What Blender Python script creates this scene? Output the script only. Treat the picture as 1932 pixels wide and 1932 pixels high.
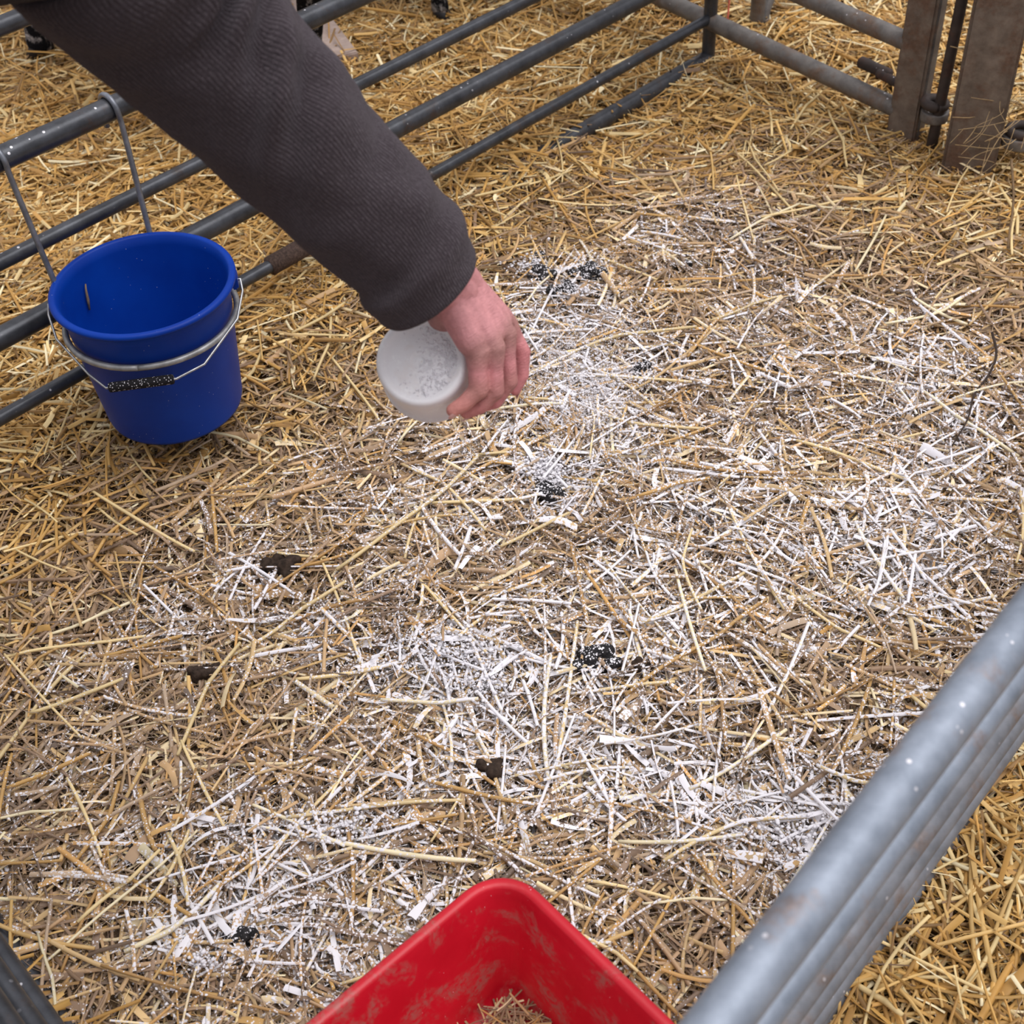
import bpy, bmesh, math, random
import numpy as np
from mathutils import Vector, Matrix, noise as mnoise

rng = np.random.default_rng(7)
random.seed(7)
for o in list(bpy.data.objects):
    bpy.data.objects.remove(o, do_unlink=True)
SC = bpy.context.scene
COL = SC.collection

# ------------------------------------------------------------------ camera
FPX = 2544.0                                   # focal length in pixels of a 1932 px frame
CAM = np.array([0.0, 0.0, 1.60])
_down = np.array([164.0, -2624.0, -FPX]); _down /= np.linalg.norm(_down)
_up = -_down
_f = np.array([0, 0, -1.0]); _wy = _f - _up * _f.dot(_up); _wy /= np.linalg.norm(_wy)
RC = np.array([np.cross(_wy, _up), _wy, _up])   # camera axes -> world
cam_data = bpy.data.cameras.new('camera')
cam_data.sensor_width = 36.0
cam_data.lens = FPX / 1932.0 * 36.0
cam_data.clip_start = 0.05
cam_data.dof.use_dof = True
cam_data.dof.focus_distance = 2.05
cam_data.dof.aperture_fstop = 8.0
cam = bpy.data.objects.new('camera', cam_data)
COL.objects.link(cam)
M = Matrix.Identity(4)
for i in range(3):
    for j in range(3):
        M[i][j] = RC[i][j]
    M[i][3] = CAM[i]
cam.matrix_world = M
SC.camera = cam

# ------------------------------------------------------------------ light
world = bpy.data.worlds.new('overcast')
SC.world = world
world.use_nodes = True
bg = world.node_tree.nodes['Background']
bg.inputs['Color'].default_value = (0.97, 0.95, 1.0, 1)
_wt = world.node_tree                          # overcast sky: zenith about three times as bright as the horizon
_tc = _wt.nodes.new('ShaderNodeTexCoord'); _sp = _wt.nodes.new('ShaderNodeSeparateXYZ'); _mr = _wt.nodes.new('ShaderNodeMapRange')
_mr.inputs['From Min'].default_value = 0.0; _mr.inputs['From Max'].default_value = 1.0
_mr.inputs['To Min'].default_value = 0.40; _mr.inputs['To Max'].default_value = 1.25
_wt.links.new(_tc.outputs['Generated'], _sp.inputs[0]); _wt.links.new(_sp.outputs['Z'], _mr.inputs['Value']); _wt.links.new(_mr.outputs[0], bg.inputs['Strength'])
sun_d = bpy.data.lights.new('soft_daylight', 'SUN')
sun_d.energy = 2.0
sun_d.angle = math.radians(50)
sun_d.color = (1.0, 0.97, 0.95)
sun = bpy.data.objects.new('soft_daylight', sun_d)
COL.objects.link(sun)
sun.rotation_euler = Vector((-0.32, 0.02, -1.0)).to_track_quat('-Z', 'Y').to_euler()
SC.view_settings.view_transform = 'Standard'
SC.view_settings.look = 'None'
SC.view_settings.exposure = -0.10
SC.view_settings.gamma = 1.0
SC.view_settings.use_curve_mapping = False
SC.cycles.use_light_tree = False
SC.cycles.max_bounces = 3
SC.cycles.diffuse_bounces = 2
SC.cycles.glossy_bounces = 1
SC.cycles.transmission_bounces = 2

# ------------------------------------------------------------------ helpers
def ray(px, py):
    return RC @ np.array([(px - 966.0) / FPX, -(py - 966.0) / FPX, -1.0])
def at_d(px, py, d):
    return CAM + ray(px, py) * d
def at_z(px, py, z=0.0):
    r = ray(px, py)
    return CAM + r * ((z - CAM[2]) / r[2])
def V(*a):
    return np.array(a, float)
def unit(v):
    v = np.asarray(v, float)
    return v / np.linalg.norm(v)

def tag(o, label=None, cat=None, group=None, kind=None):
    if label: o['label'] = label
    if cat: o['category'] = cat
    if group: o['group'] = group
    if kind: o['kind'] = kind
    return o
def empty(name, loc, label, cat, group=None, kind=None):
    o = bpy.data.objects.new(name, None)
    o.empty_display_size = 0.05
    o.location = Vector(loc)
    COL.objects.link(o)
    return tag(o, label, cat, group, kind)
def link(name, mesh, mat=None, parent=None, smooth=True):
    if mat is not None and len(mesh.materials) == 0:
        mesh.materials.append(mat)
    if smooth:
        mesh.polygons.foreach_set('use_smooth', [True] * len(mesh.polygons))
    o = bpy.data.objects.new(name, mesh)
    COL.objects.link(o)
    if parent is not None:
        o.parent = parent
        if parent.type == 'EMPTY' or True:
            o.matrix_parent_inverse = Matrix.Translation(-Vector(parent.location))
    return o
def pymesh(name, verts, faces):
    m = bpy.data.meshes.new(name)
    m.from_pydata([tuple(map(float, v)) for v in verts], [], [tuple(f) for f in faces])
    m.update()
    return m
def fastmesh(name, verts, quads):
    """verts (N,3), quads (M,4) numpy -> mesh"""
    m = bpy.data.meshes.new(name)
    n, q = len(verts), len(quads)
    m.vertices.add(n)
    m.vertices.foreach_set('co', np.ascontiguousarray(verts, np.float32).ravel())
    m.loops.add(q * 4)
    m.loops.foreach_set('vertex_index', np.ascontiguousarray(quads, np.int32).ravel())
    m.polygons.add(q)
    m.polygons.foreach_set('loop_start', np.arange(0, q * 4, 4, dtype=np.int32))
    m.polygons.foreach_set('loop_total', np.full(q, 4, np.int32))
    m.polygons.foreach_set('use_smooth', np.ones(q, bool))
    m.update(calc_edges=True)
    return m
def frame_of(d):
    d = unit(d)
    a = V(0, 0, 1) if abs(d[2]) < 0.9 else V(1, 0, 0)
    x = unit(np.cross(a, d)); y = np.cross(d, x)
    return x, y, d
def loft(rings, closed=True, cap0=False, cap1=False):
    """rings: list of (n,3) arrays"""
    n = len(rings[0]); vs = np.concatenate(rings); fs = []
    for i in range(len(rings) - 1):
        for j in range(n if closed else n - 1):
            k = (j + 1) % n
            fs.append((i * n + j, i * n + k, (i + 1) * n + k, (i + 1) * n + j))
    if cap0: fs.append(tuple(range(n - 1, -1, -1)))
    if cap1: fs.append(tuple(range((len(rings) - 1) * n, len(rings) * n)))
    return vs, fs
def tube(path, radii, n=14, caps=True):
    path = [np.asarray(p, float) for p in path]
    if np.isscalar(radii): radii = [radii] * len(path)
    t0 = unit(path[1] - path[0]); x, y, _ = frame_of(t0)
    rings = []
    for i, p in enumerate(path):
        a = path[max(i - 1, 0)]; b = path[min(i + 1, len(path) - 1)]
        t = unit(b - a)
        x = unit(x - t * x.dot(t)); y = np.cross(t, x)
        ang = np.linspace(0, 2 * math.pi, n, endpoint=False)
        rings.append(p + radii[i] * (np.cos(ang)[:, None] * x + np.sin(ang)[:, None] * y))
    return loft(rings, True, caps, caps)
def tube_obj(name, path, radii, mat, parent=None, n=14):
    v, f = tube(path, radii, n)
    return link(name, pymesh(name, v, f), mat, parent)
def rod_obj(name, a, b, r, mat, parent=None, n=18, bev=0.0):
    a = np.asarray(a, float); b = np.asarray(b, float); d = unit(b - a)
    bev = bev or r * 0.25
    L = np.linalg.norm(b - a); ns = max(1, int(L / .06))                # short facets keep the ray tracing quick
    mids = [a + d * (bev + (L - 2 * bev) * i / ns) for i in range(ns + 1)]
    return tube_obj(name, [a, a + d * 1e-4] + mids + [b - d * 1e-4, b], [r * .75, r * .75] + [r] * len(mids) + [r * .75, r * .75], mat, parent, n)
def box_obj(name, c, ax, half, mat, parent=None, bev=0.004):
    bm = bmesh.new()
    bmesh.ops.create_cube(bm, size=2.0)
    bmesh.ops.scale(bm, vec=half, verts=bm.verts)
    bmesh.ops.bevel(bm, geom=list(bm.edges), offset=bev, segments=2, affect='EDGES')
    mx = Matrix(((ax[0][0], ax[1][0], ax[2][0], c[0]), (ax[0][1], ax[1][1], ax[2][1], c[1]), (ax[0][2], ax[1][2], ax[2][2], c[2]), (0, 0, 0, 1)))
    bmesh.ops.transform(bm, matrix=mx, verts=bm.verts)
    m = bpy.data.meshes.new(name); bm.to_mesh(m); bm.free()
    return link(name, m, mat, parent, smooth=False)
def lathe(profile, centre, axis=(0, 0, 1), n=72):
    x, y, d = frame_of(axis); c = np.asarray(centre, float)
    ang = np.linspace(0, 2 * math.pi, n, endpoint=False)
    rings = [c + d * h + r * (np.cos(ang)[:, None] * x + np.sin(ang)[:, None] * y) for r, h in profile]
    return loft(rings)
def catmull(pts, per=10):
    p = [np.asarray(q, float) for q in pts]
    p = [2 * p[0] - p[1]] + p + [2 * p[-1] - p[-2]]
    out = []
    for i in range(1, len(p) - 2):
        for k in range(per):
            t = k / per
            out.append(0.5 * (2 * p[i] + (p[i + 1] - p[i - 1]) * t + (2 * p[i - 1] - 5 * p[i] + 4 * p[i + 1] - p[i + 2]) * t * t + (3 * p[i] - p[i - 1] - 3 * p[i + 1] + p[i + 2]) * t ** 3))
    out.append(p[-2])
    return out
def capsule(a, b, ra, rb, n=16, k=5):
    a = np.asarray(a, float); b = np.asarray(b, float); d = unit(b - a)
    x, y, _ = frame_of(d); rings = []
    ang = np.linspace(0, 2 * math.pi, n, endpoint=False)
    for i in range(k + 1):
        t = -math.pi / 2 + (i / k) * math.pi / 2
        rings.append(a + d * ra * math.sin(t) + max(ra * math.cos(t), ra * .02) * (np.cos(ang)[:, None] * x + np.sin(ang)[:, None] * y))
    for i in range(k + 1):
        t = (i / k) * math.pi / 2
        rings.append(b + d * rb * math.sin(t) + max(rb * math.cos(t), rb * .02) * (np.cos(ang)[:, None] * x + np.sin(ang)[:, None] * y))
    return loft(rings, True, True, True)
def merge(parts):
    vs, fs, off = [], [], 0
    for v, f in parts:
        vs.append(np.asarray(v)); fs += [tuple(i + off for i in q) for q in f]; off += len(v)
    return np.concatenate(vs), fs
def remeshed(name, parts, voxel, smooth_iter=4, factor=0.5):
    v, f = merge(parts)
    m = pymesh(name, v, f)
    o = bpy.data.objects.new(name, m); COL.objects.link(o)
    r = o.modifiers.new('r', 'REMESH'); r.mode = 'VOXEL'; r.voxel_size = voxel; r.use_smooth_shade = True
    s = o.modifiers.new('s', 'SMOOTH'); s.iterations = smooth_iter; s.factor = factor
    dg = bpy.context.evaluated_depsgraph_get()
    me = bpy.data.meshes.new_from_object(o.evaluated_get(dg))
    bpy.data.objects.remove(o, do_unlink=True)
    me.name = name
    return me
def coords(me):
    a = np.empty(len(me.vertices) * 3, np.float32); me.vertices.foreach_get('co', a)
    return a.reshape(-1, 3)
def set_color(me, name, c):
    c = np.asarray(c, np.float32)
    if c.shape[1] == 3: c = np.concatenate([c, np.ones((len(c), 1), np.float32)], 1)
    at = me.attributes.new(name, 'FLOAT_COLOR', 'POINT'); at.data.foreach_set('color', np.ascontiguousarray(c).ravel())
def set_float(me, name, c):
    at = me.attributes.new(name, 'FLOAT', 'POINT'); at.data.foreach_set('value', np.ascontiguousarray(c, np.float32))

# ------------------------------------------------------------------ materials
class NT:
    def __init__(self, name):
        self.mat = bpy.data.materials.new(name); self.mat.use_nodes = True
        self.t = self.mat.node_tree; self.b = self.t.nodes['Principled BSDF']
    def n(self, kind, **kw):
        nd = self.t.nodes.new(kind)
        for k, v in kw.items():
            if k.startswith('i_'):
                nd.inputs[k[2:].replace('_', ' ')].default_value = v
            else:
                setattr(nd, k, v)
        return nd
    def l(self, a, b): self.t.links.new(a, b)
    def pos(self, kind='Object'):
        return self.n('ShaderNodeTexCoord').outputs[kind]
    def noise(self, vec, scale, detail=4, rough=.55, dist=0.0):
        nd = self.n('ShaderNodeTexNoise'); nd.inputs['Scale'].default_value = scale
        nd.inputs['Detail'].default_value = detail; nd.inputs['Roughness'].default_value = rough; nd.inputs['Distortion'].default_value = dist
        if vec is not None: self.l(vec, nd.inputs['Vector'])
        return nd.outputs['Fac']
    def voro(self, vec, scale, feature='F1', rnd=1.0):
        nd = self.n('ShaderNodeTexVoronoi', feature=feature); nd.inputs['Scale'].default_value = scale
        nd.inputs['Randomness'].default_value = rnd
        if vec is not None: self.l(vec, nd.inputs['Vector'])
        return nd.outputs['Distance']
    def ramp(self, fac, stops):
        nd = self.n('ShaderNodeValToRGB'); e = nd.color_ramp.elements
        while len(e) < len(stops): e.new(0.5)
        for el, (p, c) in zip(e, stops):
            el.position = p; el.color = c if len(c) == 4 else (*c, 1)
        self.l(fac, nd.inputs['Fac'])
        return nd.outputs['Color']
    def math(self, op, a, b=None, c=None, clamp=False):
        nd = self.n('ShaderNodeMath', operation=op); nd.use_clamp = clamp
        for i, x in enumerate((a, b, c)):
            if x is None: continue
            if isinstance(x, (int, float)): nd.inputs[i].default_value = x
            else: self.l(x, nd.inputs[i])
        return nd.outputs[0]
    def sstep(self, x, lo, hi):
        nd = self.n('ShaderNodeMapRange', interpolation_type='SMOOTHSTEP')
        for k, v in (('Value', x), ('From Min', lo), ('From Max', hi)):
            if isinstance(v, (int, float)): nd.inputs[k].default_value = v
            else: self.l(v, nd.inputs[k])
        return nd.outputs[0]
    def mix(self, fac, a, b, blend='MIX'):
        nd = self.n('ShaderNodeMix', data_type='RGBA', blend_type=blend)
        for k, v in ((0, fac), (6, a), (7, b)):
            if isinstance(v, (int, float)): nd.inputs[k].default_value = v
            elif isinstance(v, tuple): nd.inputs[k].default_value = v if len(v) == 4 else (*v, 1)
            else: self.l(v, nd.inputs[k])
        return nd.outputs[2]
    def attr(self, name, out='Color'):
        return self.n('ShaderNodeAttribute', attribute_name=name).outputs[out]
    def bump(self, h, strength=.3, dist=.002):
        nd = self.n('ShaderNodeBump'); nd.inputs['Strength'].default_value = strength; nd.inputs['Distance'].default_value = dist
        self.l(h, nd.inputs['Height']); self.l(nd.outputs[0], self.b.inputs['Normal'])
    def up(self):
        g = self.n('ShaderNodeNewGeometry'); s = self.n('ShaderNodeSeparateXYZ'); self.l(g.outputs['Normal'], s.inputs[0])
        return s.outputs['Z']
    def set(self, color=None, rough=None, metal=None, spec=None, **kw):
        for k, v in (('Base Color', color), ('Roughness', rough), ('Metallic', metal), ('Specular IOR Level', spec)):
            if v is None: continue
            if isinstance(v, (int, float)): self.b.inputs[k].default_value = v
            elif isinstance(v, tuple): self.b.inputs[k].default_value = v if len(v) == 4 else (*v, 1)
            else: self.l(v, self.b.inputs[k])
        return self.mat

POWDER = (0.86, 0.84, 0.88)

def powder_mask(t, p, pw):
    f = t.math('ADD', t.math('MULTIPLY', t.noise(p, 62, 3, .65), .85), t.math('MULTIPLY', t.math('SUBTRACT', .55, t.voro(p, 230)), .62))
    m = t.sstep(t.math('SUBTRACT', f, t.math('SUBTRACT', .98, t.math('MULTIPLY', pw, .62))), 0.0, .045)
    upf = t.sstep(t.up(), -.05, .35)
    m = t.math('MULTIPLY', t.math('MULTIPLY', m, upf), t.sstep(pw, .02, .12))
    film = t.math('MULTIPLY', t.math('MULTIPLY', pw, upf), .07)
    return m, t.math('MAXIMUM', m, film)
def mat_straw():
    t = NT('straw'); p = t.pos()
    col = t.attr('col'); pw = t.attr('pw', 'Fac')
    m, mm_ = powder_mask(t, p, pw)
    c = t.mix(mm_, col, POWDER)
    return t.set(c, t.math('ADD', t.math('MULTIPLY', m, .4), .5), spec=.35)
def mat_bed():
    t = NT('straw_mat'); p = t.pos()
    pw = t.attr('pw', 'Fac')
    c = t.ramp(t.noise(p, 160, 5, .7, .6), [(.25, (.045, .028, .014)), (.5, (.17, .10, .042)), (.75, (.40, .25, .10))])
    m, mm_ = powder_mask(t, p, pw)
    t.bump(t.noise(p, 160, 4, .7, .6), .9, .006)
    return t.set(t.mix(mm_, c, POWDER), .95, spec=.1)
def mat_simple(name, color, rough=.5, metal=0.0, spec=.5, var=0.0, scale=30, bump=0.0):
    t = NT(name)
    if var or bump:
        p = t.pos()
        nz = t.noise(p, scale, 4)
        lo = tuple(max(0, c * (1 - var)) for c in color); hi = tuple(c * (1 + var) for c in color)
        c = t.ramp(nz, [(.3, lo), (.7, hi)])
        if bump: t.bump(t.noise(p, scale * 4, 3), bump, .001)
        return t.set(c, rough, metal, spec)
    return t.set(color, rough, metal, spec)
def mat_steel(name, base, hi, rust, rustamt, rough=.45, metal=.55, powder=.0):
    t = NT(name); p = t.pos()
    c = t.ramp(t.noise(p, 26, 5, .65), [(.3, base), (.7, hi)])
    c = t.mix(t.math('MULTIPLY', t.sstep(t.noise(p, 11, 6, .7), .62 - rustamt * .25, .78 - rustamt * .2), .85), c, t.ramp(t.noise(p, 140, 3), [(.3, rust), (.7, tuple(x * 1.7 for x in rust))]))
    if powder:
        m = t.math('MULTIPLY', t.sstep(t.voro(p, 60), .10 + powder * .08, .06 + powder * .04), t.sstep(t.noise(p, 7, 2), .5, .62))
        m = t.math('MULTIPLY', m, t.sstep(t.up(), .2, .6))
        c = t.mix(m, c, POWDER)
    t.bump(t.noise(p, 240, 3), .15, .001)
    return t.set(c, rough, metal, .4)

M_STRAW = mat_straw()
M_BED = mat_bed()
M_RAIL = mat_steel('dark_galvanised', (.042, .044, .050), (.092, .097, .110), (.060, .038, .028), .25, .34, .5, 1.0)
M_RAIL_NEAR = mat_steel('pale_galvanised', (.20, .235, .29), (.34, .385, .46), (.20, .15, .13), .35, .5, .35, .6)
M_RAIL_LOW = mat_steel('weathered_galvanised', (.15, .16, .18), (.27, .28, .31), (.15, .11, .09), .5, .6, .25, .5)
M_RAIL_FAR = mat_steel('dirty_galvanised', (.11, .10, .095), (.24, .225, .21), (.12, .075, .05), .6, .6, .2, .5)
M_POST = mat_steel('rusty_steel', (.105, .080, .062), (.23, .185, .15), (.10, .055, .035), .7, .8, .1, .4)
M_IRON = mat_steel('brown_iron', (.035, .026, .024), (.075, .058, .052), (.07, .035, .025), .5, .7, .2, .3)
M_RUST = mat_simple('rust', (.075, .048, .038), .85, .1, .3, .5, 220, .6)
M_GALV = mat_simple('bright_wire', (.42, .43, .44), .35, .8, .5, .25, 60)
M_HOOK = mat_simple('hook_steel', (.22, .235, .27), .38, .6, .5, .3, 50)

# ------------------------------------------------------------------ layout of the pen (metres)
D1 = unit(V(.717, .697, 0)); N1 = V(D1[1], -D1[0], 0); B1 = V(.569, 3.242, 0)       # back hurdle, N1 points into the pen
D2 = unit(V(-.656, .755, 0)); N2 = V(-D2[1], D2[0], 0); P2 = V(.953, 2.80, 0)        # far right hurdle
D3 = unit(V(.684, .730, 0)); N3 = V(D3[1], -D3[0], 0)                               # near right hurdle
A3 = V(.113, .392, 0)
C3 = -.257
D4 = unit(V(-.645, .765, 0)); N4 = V(D4[1], -D4[0], 0)                              # near left hurdle
P4 = V(-.655, .852, 0)

def sd1(p): return (p - B1[:2]) @ N1[:2]
def sd2(p): return (p - P2[:2]) @ N2[:2]
def sd3(p): return -.25 - p @ N3[:2]
def sd4(p): return (p - P4[:2]) @ N4[:2]
def bed_height(p):
    x, y = p[:, 0], p[:, 1]
    h = .010 * np.sin(4.1 * x + 1.3 * y + .7) * np.cos(3.2 * y - 1.1 * x) + .006 * np.sin(9.7 * x - 6.1 * y) + .005 * np.sin(13.1 * y + 7.3 * x + 2) + .004 * np.sin(23 * x + 5 * y) * np.sin(19 * y)
    s1 = sd1(p); along = (p - B1[:2]) @ D1[:2]
    h = h + .045 * np.exp(-(s1 / .22) ** 2) * np.clip((-along - .45) / .5, 0, 1) + .02 * np.clip(-s1 * 4, 0, 1)
    h = h + .012 * np.exp(-((x - .9) ** 2 + (y - 2.75) ** 2) / .05)
    h = h + .035 * np.exp(-((x - .56) ** 2 + (y - 3.17) ** 2) / .012)
    s2 = sd2(p); h = h + .03 * np.clip(-s2 * 4, 0, 1)
    return h

# powder on the bedding: world spots measured on the floor
SPOTS = [(850, 1245, 190, .55, 60), (930, 1330, 220, .35, 90), (1035, 915, 75, .75, 50), (1120, 760, 120, .6, 120), (960, 600, 140, .35, 90), (1030, 530, 110, .45, 40),
         (600, 1580, 260, .42, 90), (1530, 1560, 190, .55, 120), (1290, 1500, 220, .40, 110), (1690, 1040, 200, .36, 120), (1330, 1250, 200, .35, 90), (760, 980, 200, .25, 100),
         (1560, 700, 260, .16, 150), (1240, 420, 260, .22, 70), (1500, 430, 240, .12, 80), (430, 1750, 120, .5, 60), (700, 1760, 220, .35, 120), (1100, 1130, 200, .4, 90),
         (600, 620, 120, .25, 70), (1800, 850, 180, .16, 150), (1440, 960, 260, .24, 150), (520, 1200, 150, .20, 60), (960, 1440, 220, .38, 80), (1750, 620, 200, .2, 100)]
SPW = []
for (px, py, rx, a, ry) in SPOTS:
    c = at_z(px, py); e = at_z(px + rx, py); g = at_z(px, py - ry)
    SPW.append((c[0], c[1], np.linalg.norm(e - c), np.linalg.norm(g - c), a))
def powder_amount(p):
    x, y = p[:, 0], p[:, 1]
    a = np.full(len(p), .60)
    for (cx, cy, rx, ry, k) in SPW:
        a += .85 * k * np.exp(-(((x - cx) / rx) ** 2 + ((y - cy) / ry) ** 2))
    n = np.sin(11 * x + 3 * y) * np.sin(9 * y - 4 * x + 1) * .10 + np.sin(27 * x - 8 * y) * np.sin(23 * y + 6 * x) * .10
    a = a + n
    edge = np.clip((sd1(p) - .10) / .33, 0, 1) * np.clip((sd2(p) - .22) / .4, 0, 1) * np.clip((sd3(p) + .02) / .10, 0, 1)
    left = np.clip((x + 1.5) / .85, .70, 1)
    return np.clip(a * edge * left, 0, 1.12)

# ------------------------------------------------------------------ floor and straw
FX0, FX1, FY0, FY1 = -3.2, 3.4, -1.2, 6.0
fl = pymesh('floor', [(FX0 - 4, FY0 - 4, -.07), (FX1 + 4, FY0 - 4, -.07), (FX1 + 4, FY1 + 4, -.07), (FX0 - 4, FY1 + 4, -.07)], [(0, 1, 2, 3)])
tag(link('floor', fl, mat_simple('packed_earth', (.11, .08, .055), .95, 0, .2, .3, 8, .5)), 'packed brown earth floor under the straw', 'floor', kind='structure')

def region(p):
    """0 pen, 1 behind the back hurdle, 2 behind the far right hurdle, 3 beyond the near right hurdle, 4 beyond the near left hurdle"""
    r = np.zeros(len(p), int)
    r[sd4(p) < 0] = 4
    r[sd3(p) < 0] = 3
    r[(sd2(p) < 0) & (sd3(p) > -.6)] = 2
    r[sd1(p) < 0] = 1
    return r

BEDS = []
for nm, lab in (('straw_bedding', 'trampled straw bedding dusted with white powder inside the pen'),
                ('straw_bedding', 'clean golden straw behind the dark rails of the bucket hurdle'),
                ('straw_bedding', 'clean straw behind the rusty hurdle with the hinge pin'),
                ('straw_bedding', 'loose yellow straw outside the pale blurred hurdle in the lower corner'),
                ('straw_bedding', 'straw outside the ribbed dark hurdle at the bottom corner')):
    BEDS.append([])
# matted underlay, one grid cut along the hurdles
gx = np.arange(FX0, FX1, .035); gy = np.arange(FY0, FY1, .035)
XX, YY = np.meshgrid(gx, gy, indexing='ij')
gp = np.stack([XX.ravel(), YY.ravel()], 1)
gz = bed_height(gp) - .012 + rng.normal(0, .003, len(gp))
nx, ny = len(gx), len(gy)
ii, jj = np.meshgrid(np.arange(nx - 1), np.arange(ny - 1), indexing='ij')
q = np.stack([ii * ny + jj, (ii + 1) * ny + jj, (ii + 1) * ny + jj + 1, ii * ny + jj + 1], -1).reshape(-1, 4)
qc = gp[q].mean(1); qr = region(qc)
LABELS = ['trampled straw bedding dusted with white powder inside the pen',
          'clean golden straw bedding behind the dark hurdle that carries the bucket',
          'clean straw bedding behind the rusty hurdle with the hinge pin',
          'loose yellow straw outside the pale blurred hurdle at the picture corner',
          'straw outside the dark ribbed hurdle at the bottom corner']
BED = []
for r in range(5):
    qq = q[qr == r]
    used, inv = np.unique(qq, return_inverse=True)
    m = fastmesh('straw_bedding', np.concatenate([gp[used], gz[used][:, None]], 1), inv.reshape(-1, 4))
    set_float(m, 'pw', powder_amount(gp[used]) * (1.0 if r == 0 else 0))
    BED.append(tag(link('straw_bedding', m, M_BED), LABELS[r], 'straw', kind='stuff'))

# ---- straws
def ribbons(c, z, yaw, pitch, L, w, arch, bend, roll, nring, cross=3, bendz=None, taper=None, split=None):
    """vectorised straws; c (N,2), returns verts (N,nring,cross,3)"""
    N = len(c)
    t = np.linspace(-.5, .5, nring)[None, :]
    d = np.stack([np.cos(yaw) * np.cos(pitch), np.sin(yaw) * np.cos(pitch), np.sin(pitch)], -1)
    s = np.stack([-np.sin(yaw), np.cos(yaw), np.zeros(N)], -1)
    u = np.cross(d, s)
    s2 = s * np.cos(roll)[:, None] + u * np.sin(roll)[:, None]
    u2 = -s * np.sin(roll)[:, None] + u * np.cos(roll)[:, None]
    cen = np.concatenate([c, z[:, None]], 1)[:, None, :] + d[:, None, :] * (t * L[:, None])[..., None]
    cen = cen + s[:, None, :] * (bend[:, None] * (4 * t * t - .33))[..., None]
    if bendz is not None:
        cen = cen + u[:, None, :] * (bendz[:, None] * (1 - 4 * t * t))[..., None]
    ww = w[:, None] * np.ones_like(t)
    if taper is not None:
        ww = ww * (1 - taper[:, None] * (t + .5) ** 2)
    if cross == 2:
        off = np.array([-.5, .5]); hh = np.array([0, 0])
    elif cross == 3:
        off = np.array([-.5, 0, .5]); hh = np.array([0, 1, 0])
    else:
        a = np.linspace(math.pi * 1.12, -math.pi * .12, cross); off = .5 * np.cos(a); hh = np.sin(a)
    v = cen[:, :, None, :] + s2[:, None, None, :] * (ww[:, :, None] * off)[..., None] + u2[:, None, None, :] * (ww[:, :, None] * arch[:, None, None] * hh)[..., None]
    return v
def strip_quads(N, nring, cross):
    base = (np.arange(N) * nring * cross)[:, None, None]
    i = np.arange(nring - 1)[None, :, None]; j = np.arange(cross - 1)[None, None, :]
    a = base + i * cross + j
    return np.stack([a, a + 1, a + cross + 1, a + cross], -1).reshape(-1, 4)

GOLD = np.array([(.58, .335, .095), (.50, .275, .075), (.66, .425, .155), (.41, .225, .065), (.80, .61, .30), (.90, .78, .50), (.29, .165, .06)])
GOLDP = np.array([.22, .18, .18, .15, .12, .06, .09])
TAN = np.array([(.54, .345, .165), (.46, .29, .15), (.37, .24, .135), (.27, .17, .10), (.63, .43, .20), (.80, .64, .38), (.47, .34, .225), (.18, .115, .07), (.60, .33, .10)])
TANP = np.array([.15, .15, .16, .14, .13, .10, .08, .07, .05])
CHAFF = np.array([(.31, .205, .125), (.22, .14, .085), (.40, .27, .15), (.14, .09, .055), (.36, .27, .20), (.52, .355, .19)])
CHAFFP = np.array([.24, .20, .20, .12, .12, .12])
def pick(pal, p, N):
    c = pal[rng.choice(len(pal), N, p=p / p.sum())]
    return c * np.clip(rng.normal(1, .12, (N, 1)), .6, 1.4)

def sample_around(n):
    out = []; got = 0
    while got < n:
        p = np.stack([rng.uniform(-2.7, 3.0, n), rng.uniform(-.3, 5.6, n)], 1)
        cc = (np.concatenate([p, np.zeros((n, 1))], 1) - CAM) @ RC
        dpt = np.maximum(-cc[:, 2], .05); lim = 966 + .2 * FPX / dpt
        k = ~((abs(cc[:, 0] / dpt * FPX) < lim) & (abs(cc[:, 1] / dpt * FPX) < lim))
        out.append(p[k]); got += k.sum()
    return np.concatenate(out)[:n]
def sample_points(n, margin=.25):
    """points of the floor in and a little around the view"""
    out = []
    got = 0
    while got < n:
        p = np.stack([rng.uniform(-2.4, 2.6, n), rng.uniform(.2, 4.7, n)], 1)
        P = np.concatenate([p, np.zeros((n, 1))], 1) - CAM
        cc = P @ RC
        dpt = -cc[:, 2]
        sx = cc[:, 0] / dpt * FPX; sy = cc[:, 1] / dpt * FPX
        lim = 966 + margin * FPX / dpt
        k = (dpt > .2) & (abs(sx) < lim) & (abs(sy) < lim)
        out.append(p[k]); got += k.sum()
    return np.concatenate(out)[:n]

# keep straw out of the tub
TUB_A = at_z(950, 1632, .25)[:2]; TUB_U = unit(V(-.765, -.644)); TUB_V = unit(V(.635, -.773))
def in_tub(p, grow=0.0):
    r = p - TUB_A
    a, b = r @ TUB_U, r @ TUB_V
    return (a > .02 - grow) & (a < .40 + grow) & (b > .02 - grow) & (b < .29 + grow)

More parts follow.
